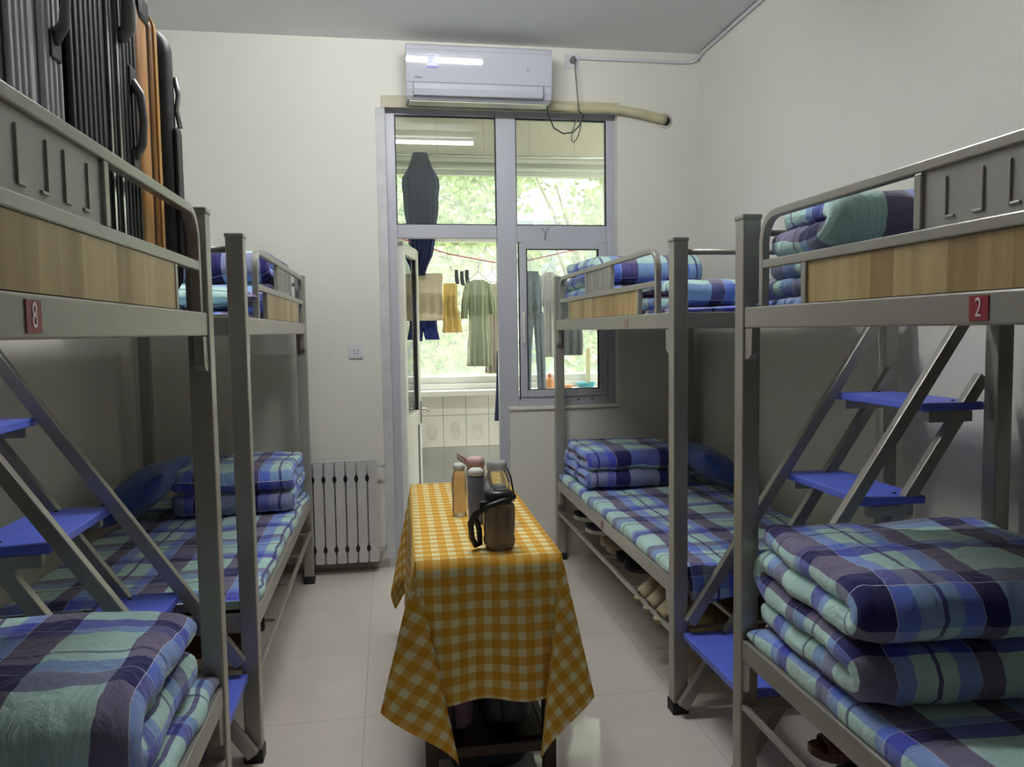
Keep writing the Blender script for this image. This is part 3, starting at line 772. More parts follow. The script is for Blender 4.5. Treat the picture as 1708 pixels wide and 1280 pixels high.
# x positive = outward to the side, y positive = outward to the end
KL = [(0, (.035, -.02, -1)), (20, (.26, .06, -1)), (45, (-.190, .15, -1)), (68, (-.02, .05, -1)), (90, (.0, .035, -1))]
KR = [(0, (.035, -.02, -1)), (20, (.21, .06, -1)), (45, (-.150, .15, -1)), (68, (-.02, .05, -1)), (90, (.0, .035, -1))]
KF = [(0, (.035, -.02, -1)), (35, (.20, .10, -1)), (60, (.05, .20, -1)), (90, (.0, .035, -1))]
corner(P0, -1, -1, KL, (0, 0)); corner(P1, 1, -1, KR, (Wd, 0)); corner(P2, 1, 1, KF, (Wd, Ln)); corner(P3, -1, 1, KF, (0, Ln))
cl = obj('tablecloth', cm, 'gingham', origin='base', fix=False)
sd = cl.modifiers.new('thickness', 'SOLIDIFY'); sd.thickness = .0016; sd.offset = 1
tag(cl, 'yellow and white gingham cloth draped over the long table', 'tablecloth')

# bags under the table
def softbag(name, label, x0, x1, y0, y1, z0, z1, m_, seed, cat='bag'):
    c = Vector(((x0+x1)/2, (y0+y1)/2, z0)); N = 14; rings = []
    for i in range(N+1):
        f = i/N; k = (1-abs(2*f-1)**5)**.4 if 0 < f < 1 else .5
        k = max(k, .55)
        ring = []
        for j in range(28):
            a = 2*PI*j/28; ca, sa = math.cos(a), math.sin(a)
            sx_ = (abs(ca)**.55)*(1 if ca > 0 else -1); sy_ = (abs(sa)**.55)*(1 if sa > 0 else -1)
            p = Vector((c.x+sx_*(x1-x0)/2*k, c.y+sy_*(y1-y0)/2*k, z0+f*(z1-z0)))
            g_ = 1+nz((p.x, p.y, p.z), 12, seed)*.10
            p.x = c.x+(p.x-c.x)*g_; p.y = c.y+(p.y-c.y)*g_
            ring.append(p)
        rings.append(ring)
    t = thing(name, label, cat, (c.x, c.y, z0))
    obj('bag_body', MB().loft(rings), m_, t)
    obj('strap', MB().tube([(c.x-.03, y0+.0, z1-.01), (c.x-.025, y0-.012, z1-.06), (c.x-.02, y0-.010, z0+.05)], .006, 6), 'black', t)
    return t
softbag('backpack', 'mauve bag on the shelf under the table', .145, .245, 2.337, 2.62, .153, .44, 'mauve', 3, 'bag')
softbag('backpack', 'dark navy bag beside the mauve bag on the table shelf', .262, .440, 2.337, 2.66, .153, .45, 'navybag', 5, 'bag')
softbag('duffel_bag', 'dark navy bag on the floor below the table shelf', .16, .435, 2.38, 2.75, .0, .11, 'navybag', 8, 'bag')

# ------------------------------------------------------------------ bottles on the table
TT = TZ+.0065
def squarish(rings_spec, c, n=28, e=.6, rot=.0):
    rings = []
    for (wx, wy, z) in rings_spec:
        ring = []
        for j in range(n):
            a = 2*PI*j/n; ca, sa = math.cos(a), math.sin(a)
            x = (abs(ca)**e)*(1 if ca > 0 else -1)*wx; y = (abs(sa)**e)*(1 if sa > 0 else -1)*wy
            ring.append(Vector((c[0]+x*math.cos(rot)-y*math.sin(rot), c[1]+x*math.sin(rot)+y*math.cos(rot), c[2]+z)))
        rings.append(ring)
    return MB().loft(rings)
c = (.334, 2.368, TT)
t = thing('water_bottle', 'smoky dark sports jug with a carrying strap, nearest on the table', 'bottle', c)
obj('bottle_body', squarish([(.030, .030, 0), (.040, .040, .002), (.047, .045, .012), (.049, .047, .03), (.046, .044, .045), (.048, .046, .065), (.049, .047, .10), (.049, .047, .130), (.046, .044, .142), (.030, .030, .146)], c, e=.75, rot=.2), 'smoke', t)
obj('lid', squarish([(.032, .032, .1455), (.043, .043, .149), (.046, .046, .160), (.045, .045, .178), (.036, .036, .186), (.022, .022, .190)], c, e=.9, rot=.2), 'black', t)
obj('spout_cover', MB().box(c[0]-.016, c[0]+.020, c[1]-.03, c[1]+.02, TT+.188, TT+.202), 'clear', t, .004)
obj('strap', MB().tube([(c[0]+.048, c[1]-.012, TT+.165), (c[0]+.0, c[1]-.052, TT+.158), (c[0]-.045, c[1]-.045, TT+.142), (c[0]-.080, c[1]-.030, TT+.118), (c[0]-.092, c[1]-.02, TT+.09), (c[0]-.088, c[1]-.01, TT+.04), (c[0]-.075, c[1]+.0, TT+.012), (c[0]-.06, c[1]+.012, TT+.012), (c[0]-.062, c[1]+.012, TT+.06), (c[0]-.074, c[1]+.01, TT+.10), (c[0]-.055, c[1]+.0, TT+.13)], .0095, 8), 'black', t)
obj('strap_buckle', MB().box(c[0]-.066, c[0]-.040, c[1]-.048, c[1]-.030, TT+.128, TT+.160), 'black', t, .004)
c = (.370, 2.66, TT)
t = thing('water_bottle', 'clear round-shouldered water jug with a translucent lid behind the smoky jug', 'bottle', c)
obj('bottle_body', MB().lathe([(.030, 0), (.042, .004), (.046, .02), (.046, .13), (.042, .165), (.033, .19), (.030, .195)], c, 28), 'clear', t)
obj('lid', MB().lathe([(.034, .1955), (.036, .20), (.035, .222), (.028, .228)], c, 28), mat('translucent_grey_lid', rgb(205, 210, 212), .15, trans=.5), t)
obj('carry_cord', MB().tube([(c[0]+.034, c[1], TT+.205), (c[0]+.048, c[1]-.01, TT+.17), (c[0]+.058, c[1]-.01, TT+.11), (c[0]+.060, c[1], TT+.08)], .003, 6), 'black', t)
c = (.300, 2.70, TT)
t = thing('water_bottle', 'slim grey-blue bottle with a white cap, left of the clear jug', 'bottle', c)
obj('bottle_body', MB().lathe([(.022, 0), (.028, .003), (.029, .02), (.029, .165), (.024, .172)], c, 20), 'bluecup', t)
obj('lid', MB().lathe([(.025, .1725), (.029, .175), (.029, .190), (.018, .197)], c, 20), 'whitecap', t)
c = (.250, 2.82, TT)
t = thing('water_bottle', 'slender pale gold transparent bottle, leftmost on the table', 'bottle', c)
obj('bottle_body', squarish([(.020, .020, 0), (.026, .026, .004), (.028, .028, .02), (.026, .026, .06), (.028, .028, .10), (.026, .026, .15), (.020, .020, .172)], c, e=.8), 'goldclear', t)
obj('lid', MB().lathe([(.020, .1725), (.022, .175), (.022, .192), (.015, .197)], c, 20), 'whitecap', t)
c = (.322, 2.90, TT)
t = thing('water_bottle', 'tall bottle with a dusty pink lid and carrying loop behind the others', 'bottle', c)
obj('bottle_body', MB().lathe([(.028, 0), (.034, .004), (.035, .02), (.035, .155), (.030, .165)], c, 24), mat('pale_pink_clear_plastic', rgb(225, 205, 205), .1, trans=.6), t)
obj('lid', MB().lathe([(.031, .1655), (.036, .169), (.036, .197), (.026, .205)], c, 24), 'pinkpl', t)
obj('carrying_loop', MB().tube([(c[0]-.030, c[1], TT+.190), (c[0]-.052, c[1], TT+.208), (c[0]-.070, c[1]-.005, TT+.220), (c[0]-.066, c[1]-.008, TT+.204), (c[0]-.046, c[1], TT+.188), (c[0]-.030, c[1], TT+.178)], .0055, 8), 'pinkpl', t)

# ------------------------------------------------------------------ radiator
RX0, RX1, RZ0, RZ1, RY0 = -.515, -.075, .075, .690, 4.575
t = thing('radiator', 'silver column radiator on the back wall under the wall socket', 'radiator', ((RX0+RX1)/2, 4.63, 0))
n = 7; pw = (RX1-RX0)/n
for i in range(n):
    x0 = RX0+i*pw; m_ = MB()
    m_.prism(rrect(x0+.0045, x0+pw-.0045, RZ0, RZ1, .010, 3), 'XZ', RY0, RY0+.008)
    m_.box(x0+.0025, x0+pw-.0025, RY0+.014, RY0+.07, RZ0+.02, RZ1-.01)
    m_.box(x0+.010, x0+pw-.010, RY0+.070, RY0+.078, RZ0+.01, RZ1-.01)
    obj('column', m_, 'radiator', t, .002)
    if i < n-1:
        for z in (RZ1-.11, RZ0+.085): obj('spacer', MB().lathe([(.017, 0), (.019, .002), (.019, .05)], (x0+pw, RY0-.002, z), 14, 'Y', sx=.65, sy=1.1), 'black', t)
for z in (RZ1-.11, RZ0+.085): obj('header_pipe', MB().tube([(RX0+.01, RY0+.04, z), (RX1-.01, RY0+.04, z)], .016, 12), 'radiator', t)
m_ = MB().tube([(RX1-.01, RY0+.04, RZ1-.045), (RX1+.045, RY0+.04, RZ1-.045)], .008, 8); m_.tube([(RX1+.03, RY0+.04, RZ1-.06), (RX1+.03, RY0+.04, RZ1-.025)], .005, 8)
obj('valve', m_, 'chrome', t)
m_ = MB().tube([(RX1-.02, RY0+.06, RZ0+.085), (RX1+.02, RY0+.09, RZ0+.06), (RX1+.03, RY0+.124, RZ0+.06)], .011, 8)
obj('supply_pipe', m_, 'radiator', t)

# wall sockets
def plate(label, cx, cz, y, w=.086, h=.086, holes=True, cat='socket'):
    t = thing('wall_socket', label, cat, (cx, y, cz-h/2))
    obj('face_plate', MB().box(cx-w/2, cx+w/2, y-.010, y-.0005, cz-h/2, cz+h/2), 'socket', t, .003)
    obj('inner_plate', MB().box(cx-w*.36, cx+w*.36, y-.013, y-.010, cz-h*.36, cz+h*.36), 'socket', t, .002)
    m_ = MB()
    for dx, dz, r in ((-.012, .004, .2), (.012, .004, -.2), (-.008, -.012, 0), (.008, -.012, 0)):
        m_.box(cx+dx-.0022, cx+dx+.0022, y-.0138, y-.0128, cz+dz-.005, cz+dz+.005)
    obj('socket_hole', m_, 'black', t)
    return t
plate('white double socket on the back wall above the radiator', -.186, 1.328, YB)
plate('white socket near the ceiling beside the air conditioner', 1.158, 3.075, YB, .088, .088)
t = thing('power_plug', 'grey plug and looped cable hanging from the socket near the ceiling', 'plug', (1.158, 4.67, 3.03))
obj('plug_body', MB().lathe([(.018, -.0145), (.020, -.02), (.018, -.045), (.008, -.05)], (1.158, YB, 3.075), 14, 'Y'), 'cable', t)
pts = [(1.160, 4.652, 3.072), (1.162, 4.640, 3.04), (1.166, 4.63, 2.95), (1.172, 4.62, 2.84), (1.178, 4.625, 2.76)]
obj('cable', MB().tube(pts, .0045, 8), 'cable', t)
lp = []
for i in range(13):
    a = PI/2+2*PI*i/12; lp.append((1.172+.022*math.cos(a)+(.02*math.sin(a)), 4.655+.006*math.sin(a*2), 2.655+.075*math.sin(a)))
obj('cable_coil', MB().tube(lp, .0042, 8), 'cable', t)
obj('cable_coil', MB().tube([(1.178, 4.625, 2.76), (1.215, 4.64, 2.74), (1.19, 4.65, 2.68), (1.15, 4.655, 2.64), (1.09, 4.655, 2.63), (1.03, 4.65, 2.66), (.99, 4.63, 2.74), (.975, 4.60, 2.80)], .0042, 8), 'cableblk', t)
# surface cable trunking near the ceiling
m_ = MB(); zt = 3.095
path = [(1.203, YB-.010, 3.095), (1.5, YB-.010, 3.095), (1.86, YB-.010, 3.094), (1.93, YB-.011, 3.10), (1.965, YB-.03, 3.125), (XR-.011, YB-.08, 3.138), (XR-.011, 3.9, 3.139), (XR-.011, 2.6, 3.139), (XR-.011, YF+.01, 3.139)]
m_.tube(path, .010, 8)
tag(obj('cable_conduit', m_, 'socket', origin='base'), 'white cable conduit running under the ceiling from the socket round the right wall', 'conduit')

# ------------------------------------------------------------------ air conditioner
AX0, AX1, AY, AZ0, AZ1 = .142, .992, 4.495, 2.745, 3.050
t = thing('air_conditioner', 'white split air conditioner above the window', 'air conditioner', ((AX0+AX1)/2, YB-.01, AZ0))
AZ0, AZ1 = 2.775, 3.075
prof = [(YB-.014, AZ1-.005), (AY+.03, AZ1)]+arc(AY+.028, AZ1-.028, .028, PI/2, PI, 5)+[(AY+.006, AZ0+.19), (AY+.018, AZ0+.085), (AY+.022, AZ0+.05), (AY+.036, AZ0+.015), (AY+.06, AZ0), (YB-.014, AZ0)]
obj('casing', MB().prism(prof, 'YZ', AX0, AX1), 'acwhite', t, .008)
prof2 = [(AY+.012, AZ1-.034), (AY-.004, AZ1-.036), (AY-.0088, AZ1-.044), (AY-.0093, AZ1-.058)]+[(AY-.00935, AZ0+.240), (AY+.0120, AZ0+.088)]+[(AY+.014, AZ0+.086)]
obj('front_panel', MB().prism(prof2, 'YZ', AX0+.003, AX1-.003), 'acwhite', t, .001)
prof3 = [(AY+.019, AZ0+.083), (AY+.012, AZ0+.082), (AY+.013, AZ0+.052), (AY+.022, AZ0+.018), (AY+.032, AZ0+.022)]
obj('louvre', MB().prism(prof3, 'YZ', AX0+.045, AX1-.055), 'acwhite', t, .002)
m_ = MB(); m_.box(AX0+.040, AX0+.045, AY+.010, AY+.03, AZ0+.024, AZ0+.085); m_.box(AX1-.055, AX1-.050, AY+.010, AY+.03, AZ0+.024, AZ0+.085); m_.box(AX0+.04, AX1-.05, AY+.012, AY+.034, AZ0+.0125, AZ0+.0165)
obj('louvre_gap', m_, 'acgrey', t)
ys = AY-.0118
def pz(dz): return AY+.0120-.02135*(dz-.088)/.152          # sloping face of the front panel
def onp(mb, x0, x1, z0, z1, d0, d1): return mb.prism([(pz(z0)-d0, AZ0+z0), (pz(z1)-d0, AZ0+z1), (pz(z1)-d1, AZ0+z1), (pz(z0)-d1, AZ0+z0)], 'YZ', x0, x1)
st = obj('energy_label', onp(MB(), .262, .325, .160, .238, -.0004, .0008), mat('pale_blue_label', rgb(190, 194, 212), .3), t)
m_ = onp(MB(), .262, .325, .160, .172, .0008, .0012)
for k in range(4): onp(m_, .270, .290+.006*k, .192+.011*k, .195+.011*k, .0008, .0012)
obj('label_print', m_, mat('blue_print', rgb(110, 120, 190), .4), st)
R_ = Matrix(((1, 0, 0, .212), (0, 0, -1, pz(.110)-.0008), (0, 1, 0, AZ0+.110), (0, 0, 0, 1)))
obj('logo', textmb('Midea', .018, R_, .0008), 'gasket', t)
m_ = MB().lathe([(.006, 0), (.006, -.001)], (.845, pz(.17), AZ0+.17), 12, 'Y'); obj('display_dot', m_, 'acgrey', t)
m_ = MB(); m_.box(AX0+.02, AX1-.04, AY+.07, AY+.16, AZ0-.006, AZ0+.002); obj('base_tray', m_, mat('cream_plastic', rgb(215, 214, 190), .4), t)
# pipe
m_ = MB(); pp = [(.90, YB-.035, 2.80), (1.05, YB-.035, 2.792), (1.22, YB-.035, 2.780), (1.36, YB-.035, 2.788), (1.46, YB-.036, 2.785), (1.58, YB-.036, 2.768), (1.70, YB-.032, 2.745), (1.745, YB-.020, 2.738)]
m_.tube(pp, [.022, .024, .026, .024, .025, .027, .028, .028], 12)
t = thing('insulated_pipe', 'cream foam-wrapped pipe running from the air conditioner to a wall hole', 'pipe', (1.3, YB-.035, 2.75))
obj('foam_sleeve', m_, 'foam', t)
obj('hole_ring', MB().lathe([(.048, 0), (.048, -.003), (.030, -.003)], (1.752, YB-.0005, 2.737), 20, 'Y'), mat('white_ring', rgb(212, 208, 198), .6), t)
obj('hole_gap', MB().lathe([(.031, 0), (.031, -.0045)], (1.756, YB-.0005, 2.737), 16, 'Y'), 'black', t)

# ------------------------------------------------------------------ suitcases on the upper left bunk
SG = 'suitcases standing on the upper left bunk'
def suitcase(label, y0, y1, xf, depth, z0, h, m_, rib=None, ribm=None, cap=True, handle=None, r=.05, ribs=6):
    """standing suitcase; thickness along Y, side face toward the aisle at x=xf"""
    t = thing('suitcase', label, 'suitcase', (xf-depth/2, (y0+y1)/2, z0), SG)
    zb = z0+.03; ym = (y0+y1)/2; g_ = .008
    for k, (a, c_) in enumerate(((y0, ym-g_), (ym+g_, y1))):
        # rounded shell: stack of XZ rounded rectangles along Y
        rings = []
        outer = a if k == 0 else c_; inner = c_ if k == 0 else a
        for f, ins in ((0, .030), (.08, .012), (.2, .003), (.35, 0), (1, 0)):
            y = outer+(inner-outer)*f
            rings.append([Vector((x, y, z)) for x, z in rrect(xf-depth+ins, xf-ins, zb+ins, z0+h-ins, r, 5)])
        obj('shell', MB().loft(rings), m_, t)
        if rib:
            mr = MB()
            for q in range(ribs):
                y = a+(c_-a)*(q+.9)/(ribs+.8)
                rr = rrect(xf-depth-.002, xf+.002, zb-.002, z0+h+.002, r+.002, 5)
                ri = rrect(xf-depth+.004, xf-.004, zb+.004, z0+h-.004, r, 5); N = len(rr)
                w_ = (c_-a)/ribs*.2
                v = [(x, y-w_, z) for x, z in rr]+[(x, y+w_, z) for x, z in rr]+[(x, y-w_*1.6, z) for x, z in ri]+[(x, y+w_*1.6, z) for x, z in ri]
                fs = []
                for j in range(N):
                    jj = (j+1) % N; fs += [(j, jj, N+jj, N+j), (2*N+j, 2*N+jj, jj, j), (N+j, N+jj, 3*N+jj, 3*N+j)]
                mr.add(v, fs, True)
            obj('rib', mr, ribm or m_, t)['kind'] = 'stuff'
    obj('zip_band', MB().prism(rrect(xf-depth+.002, xf-.002, zb+.002, z0+h-.002, r, 5), 'XZ', ym-g_, ym+g_), 'suitdark', t)
    for x in (xf-.05, xf-depth+.05):
        for y in (y0+.03, y1-.03): obj('wheel', MB().lathe([(.006, -.010), (.016, -.010), (.018, 0), (.016, .010), (.006, .010)], (x, y, z0+.0185), 12, 'Y'), 'rubber', t)
    if handle:
        ha, hz, hl = handle
        hp = MB().tube([(xf+.000, ha, hz-hl/2), (xf+.018, ha, hz-hl/2+.025), (xf+.022, ha, hz), (xf+.018, ha, hz+hl/2-.025), (xf+.000, ha, hz+hl/2)], [.012, .009, .008, .009, .012], 8)
        obj('carry_handle', hp, 'greyhandle', t)
        obj('handle_base', MB().box(xf-.006, xf+.006, ha-.02, ha+.02, hz-hl/2-.03, hz-hl/2+.012), 'black', t, .003)
        obj('handle_base', MB().box(xf-.006, xf+.006, ha-.02, ha+.02, hz+hl/2-.012, hz+hl/2+.03), 'black', t, .003)
    return t
Z0 = ZU+.036; XF = FXL-.055
suitcase('dark blue metallic suitcase at the near end of the row on the upper left bunk', .86, 1.165, XF, .46, Z0, .66, 'bluesteel', True, None, ribs=7)
suitcase('silver grey ribbed suitcase with a dark zip band, left of the black one', 1.172, 1.375, XF, .46, Z0, .66, 'silver', True, None, ribs=4, handle=(1.335, Z0+.44, .12))
suitcase('large black ribbed suitcase with bright edge strips and silver handles', 1.385, 1.765, XF, .47, Z0, .68, 'suitblack', True, None, ribs=7, handle=(1.715, Z0+.36, .15))
t = bpy.data.objects['suitcase.002'] if 'suitcase.002' in bpy.data.objects else None
tt = [o for o in COL.objects if o.get('label', '').startswith('large black ribbed')][0]
for dy in (-.028, .022): obj('edge_strip', MB().prism(rrect(XF-.47-.004, XF+.005, Z0+.027, Z0+.684, .052, 5), 'XZ', 1.60+dy, 1.60+dy+.010), 'chrome', tt)
hp = MB().tube([(XF, 1.655, Z0+.50), (XF+.018, 1.655, Z0+.52), (XF+.02, 1.655, Z0+.57), (XF+.018, 1.655, Z0+.62), (XF, 1.655, Z0+.64)], [.016, .014, .013, .014, .016], 8); obj('upper_handle', hp, 'greyhandle', tt)
suitcase('mustard orange hard suitcase with black corner guard', 1.775, 1.950, XF-.005, .42, Z0, .655, 'mustard', None, None, r=.045)
tt = [o for o in COL.objects if o.get('label', '').startswith('mustard')][0]
obj('corner_guard', MB().box(XF-.10, XF+.001, 1.800, 1.872, Z0+.60, Z0+.660), 'black', tt, .012)
obj('edge_trim', MB().prism(rrect(XF-.424, XF-.001, Z0+.028, Z0+.659, .045, 5), 'XZ', 1.905, 1.925), 'mustardlite', tt)
# soft black case at the far end
t = thing('suitcase', 'soft black fabric suitcase at the window end of the row', 'suitcase', (XF-.2, 2.01, Z0), SG)
rings = []
for i in range(9):
    f = i/8; y = 1.960+.085*f; ins = .022*abs(2*f-1)**3
    rings.append([Vector((x+nz((x, y, z), 9, 3)*.008, y+nz((x, y, z), 11, 8)*.004, z)) for x, z in rrect(XF-.40+ins, XF+.012-ins, Z0+.008+ins, Z0+.650-ins, .06, 7)])
obj('bag_body', MB().loft(rings), 'blacknylon', t)
obj('front_pocket', MB().prism(rrect(1.985, 2.035, Z0+.08, Z0+.42, .015, 4), 'YZ', XF+.008, XF+.020), 'blacknylon', t, .006)
obj('zip_pull', MB().tube([(XF+.012, 2.015, Z0+.54), (XF+.018, 2.020, Z0+.50), (XF+.015, 2.01, Z0+.46), (XF+.020, 2.02, Z0+.42)], .006, 6), 'chrome', t)

# ------------------------------------------------------------------ shoes
def shoe(label, c, rot, m_, sole='solewhite', L=.27, tilt=0.0, group='shoes under the bunks', slip=False, cat='shoe', s=1.0):
    """length along local +x (toe)"""
    t = thing('slipper' if slip else 'shoe', label, cat, c, group)
    Mx = Matrix.Translation(c) @ Matrix.Rotation(rot, 4, 'Z') @ Matrix.Rotation(-tilt, 4, 'Y')
    def sec(x):
        f = x/L; w = .036+.014*math.sin(PI*min(1, f*1.05))**.8
        if f > .85: w *= math.sqrt(max(0.02, 1-((f-.85)/.16)**2))
        if f < .1: w *= math.sqrt(max(.1, 1-((.1-f)/.12)**2))
        return w
    rs = []
    N = 14
    for i in range(N+1):
        x = L*i/N; w = sec(x); lift = .012*max(0, (i/N-.7)/.3)**2
        rs.append([Mx @ Vector((x-L/2, y*w, z+lift)) for y, z in ((-1, .024), (-.96, .002), (0, 0), (.96, .002), (1, .024), (0, .026))])
    obj('sole', MB().loft(rs, True, False), sole, t, .002)
    rs = []
    if not slip:
        for i in range(N+1):
            f = i/N; x = L*f; w = sec(x)*.95; hh = .085 if f < .3 else .085-.052*min(1, (f-.3)/.45)
            if f < .06: hh = .07
            ring = []
            for j in range(9):
                a = PI*j/8; ring.append(Mx @ Vector((x-L/2, -math.cos(a)*w, .025+math.sin(a)**.6*hh*(.55 if (f < .42 and f > .04 and 2 < j < 6) else 1))))
            ring.append(Mx @ Vector((x-L/2, 0, .024))); rs.append(ring)
        obj('upper', MB().loft(rs), m_, t)
        m2 = MB()
        for k in range(4):
            x = L*(.48+.07*k)-L/2; m2.tube([Mx @ Vector((x, -.018, .088-.012*k)), Mx @ Vector((x, 0, .094-.012*k)), Mx @ Vector((x, .018, .088-.012*k))], .003, 6)
        obj('laces', m2, sole, t)
    else:
        for i in range(7):
            f = .42+.45*i/6; x = L*f; w = sec(x)*1.0; hh = .050-.018*max(0, (f-.55)/.32)
            ring = [Mx @ Vector((x-L/2, -math.cos(PI*j/8)*w, .024+math.sin(PI*j/8)**.7*hh)) for j in range(9)]
            ring += [Mx @ Vector((x-L/2, math.cos(PI*j/8)*w*.9, .024+math.sin(PI*j/8)**.7*hh*.86)) for j in range(9)]
            rs.append(ring)
        obj('strap', MB().loft(rs), m_, t)
    return t
ZS = .309
SH = 'shoes on the shoe shelf of the right window-end bed'
shoe('navy sneaker with white sole, nearest the wall on the right shoe shelf', (1.20, 4.36, ZS), 2.9, 'shoenavy', group=SH)
shoe('dark navy low shoe with white sole beside the first sneaker', (1.19, 4.05, ZS), 2.8, 'shoenavy', group=SH)
shoe('beige suede shoe in the middle of the right shoe shelf', (1.20, 3.78, ZS), 2.95, 'shoebeige', 'shoebeige', group=SH)
shoe('beige suede shoe of the pair, nearer the stairs', (1.20, 3.67, ZS), 3.0, 'shoebeige', 'shoebeige', group=SH)
shoe('black trainer, window side of the black pair on the right shoe shelf', (1.20, 3.50, ZS), 2.9, 'shoeblack', 'black', group=SH)
shoe('black trainer, stair side of the black pair on the right shoe shelf', (1.20, 3.37, ZS), 3.0, 'shoeblack', 'black', group=SH)
def heelshoe(label, y, ms='shoebeige'):
    shoe(label, (1.145, y, .345-.30+.30), 3.05, ms, ms, L=.24, tilt=-.55, slip=True, group=SH, cat='slipper')
# beige slippers leaning nose-down over the front bar
for y, lab in ((3.07, 'beige slipper leaning over the front bar of the right shoe shelf, farther of three'), (2.95, 'beige slipper leaning over the front bar, middle of three'), (2.83, 'beige slipper leaning over the front bar, half behind the post')):
    shoe(lab, (1.13, y, .325), PI, 'shoebeige', 'shoebeige', L=.24, tilt=-.5, slip=True, group=SH, cat='slipper')
shoe('reddish brown shoe on the shelf under the far left bed', (-.62, 2.80, ZS), .1, 'shoebrown', 'shoebrown', group='shoes under the left beds')
shoe('black shoe beside the brown one under the far left bed', (-.62, 2.95, ZS), .1, 'shoeblack', 'black', group='shoes under the left beds')
shoe('brown slipper on the shelf below the nearest right bunk', (1.20, 1.78, ZS), 3.0, 'shoebrown', 'shoebrown', slip=True, group='slippers below the nearest right bunk', cat='slipper')
shoe('black shoe on the shelf below the nearest right bunk', (1.19, 1.64, ZS), 3.0, 'shoeblack', 'black', group='slippers below the nearest right bunk')
t = softbag('canvas_bag', 'olive canvas bag on the floor under the right window-end bed', 1.28, 1.84, 2.78, 3.25, .0, .28, 'olive', 12)

# ------------------------------------------------------------------ laundry on the balcony
def garment(name, label, cx, cy, st, m_, folds=5, amp=.12, seed=1, extra=None, cat='clothes', rz=0, group='laundry drying on the balcony', n=72):
    """st: list of (z, half width, half depth, x shift)"""
    t = thing(name, label, cat, (cx, cy, st[-1][0]), group)
    def body(st_, nm, fo=folds):
        full = []
        for (a, b_) in zip(st_, st_[1:]):
            for k in range(4): full.append(tuple(lerp(a[q], b_[q], k/4) for q in range(4)))
        full.append(st_[-1]); rings = []
        z0, z1 = full[0][0], full[-1][0]
        for (z, hw, hd, dx) in full:
            f = (z0-z)/max(1e-5, z0-z1); ring = []
            for j in range(n):
                a = 2*PI*j/n; k = 1+amp*(.35+.65*f)*math.sin(a*fo*(2 if amp > .35 else 1)+seed)+.05*math.sin(a*fo*2.3+seed*2)*f
                x = math.cos(a)*hw*(1+.02*math.sin(z*30+seed)); y = math.sin(a)*hd*k+math.sin(math.cos(a)*fo*2.2+seed)*hd*.45*f
                ring.append(Vector((cx+dx+x*math.cos(rz)-y*math.sin(rz), cy+x*math.sin(rz)+y*math.cos(rz), z)))
            rings.append(ring)
        return obj(nm, MB().loft(rings), m_, t)
    body(st, 'fabric_body')
    for e in (extra or []): body(e[1], e[0], 3)
    return t
garment('trousers', 'dark navy pleated wide trousers hanging high behind the left transom pane', .262, 5.55, [(2.70, .05, .02, 0), (2.66, .062, .03, 0), (2.60, .085, .035, 0), (2.52, .128, .045, 0), (2.46, .132, .05, 0), (2.30, .120, .045, .0), (2.12, .098, .04, .0), (1.98, .080, .035, -.005), (1.90, .055, .03, -.02), (1.84, .04, .03, -.025)], 'jeans', 9, .4, 2)
garment('towel', 'beige cloth hanging in the open doorway', .255, 5.62, [(1.86, .150, .012, 0), (1.84, .152, .02, 0), (1.68, .150, .025, 0), (1.52, .150, .03, 0)], 'beige', 6, .3, 3, cat='towel')
garment('shorts', 'navy shorts hanging below the beige cloth', .262, 5.70, [(1.60, .10, .02, 0), (1.52, .105, .03, 0), (1.46, .11, .03, 0)], 'navycloth', 4, .15, 4,
        [('leg', [(1.47, .055, .03, -.050), (1.37, .055, .035, -.062)]), ('leg', [(1.47, .055, .03, .050), (1.38, .052, .035, .068)])], cat='shorts')
garment('blouse', 'golden yellow top on the clothes line', .465, 5.66, [(1.79, .045, .015, 0), (1.77, .052, .022, 0), (1.62, .058, .03, -.005), (1.50, .068, .035, .01), (1.43, .078, .04, .012)], 'yellowcloth', 4, .25, 5, cat='top')
for k, (x, z) in enumerate(((.515, 1.86), (.555, 1.85), (.592, 1.86))):
    garment('sock', 'small dark grey sock pegged on the pink line, %s' % ('left of three', 'middle of three', 'right of three')[k], x, 5.68, [(z+.03, .013, .006, 0), (z-.02, .014, .008, 0), (z-.055, .016, .010, .004), (z-.075, .010, .008, .008)], 'dkgrey', 3, .1, k, cat='sock', n=16)
def hanger(label, x, y, z, w):
    t = thing('clothes_hanger', label, 'clothes hanger', (x, y, z), 'hangers on the balcony')
    obj('hanger_frame', MB().tube([(x-w, y, z-.075), (x, y, z), (x+w, y, z-.075), (x, y, z-.082)], .004, 6, closed=True), 'hanger', t)
    obj('hanger_hook', MB().tube([(x, y, z), (x, y, z+.035), (x+.012, y, z+.052), (x+.006, y, z+.068), (x-.010, y, z+.064)], .0022, 6), 'chrome', t)
hanger('pale hanger holding the sage green dress', .672, 5.66, 1.875, .085)
garment('dress', 'long sage green dress on a hanger in the doorway', .672, 5.66, [(1.815, .035, .02, 0), (1.80, .07, .028, 0), (1.77, .085, .032, 0), (1.60, .075, .034, 0), (1.50, .072, .034, 0), (1.35, .085, .045, 0), (1.18, .095, .055, 0)], 'sage', 8, .3, 6,
        [('sleeve', [(1.79, .022, .022, -.078), (1.66, .028, .022, -.098), (1.53, .026, .022, -.108)]), ('sleeve', [(1.79, .022, .022, .078), (1.66, .028, .022, .098), (1.56, .026, .022, .105)])], cat='dress')
hanger('pale blue hanger holding the blush dress', .785, 5.74, 1.885, .06)
garment('dress', 'blush pink dress half hidden behind the sage one', .785, 5.76, [(1.79, .03, .02, 0), (1.77, .05, .024, 0), (1.55, .045, .03, .005), (1.40, .05, .035, .005), (1.12, .06, .045, 0)], 'blush', 6, .3, 7, cat='dress')
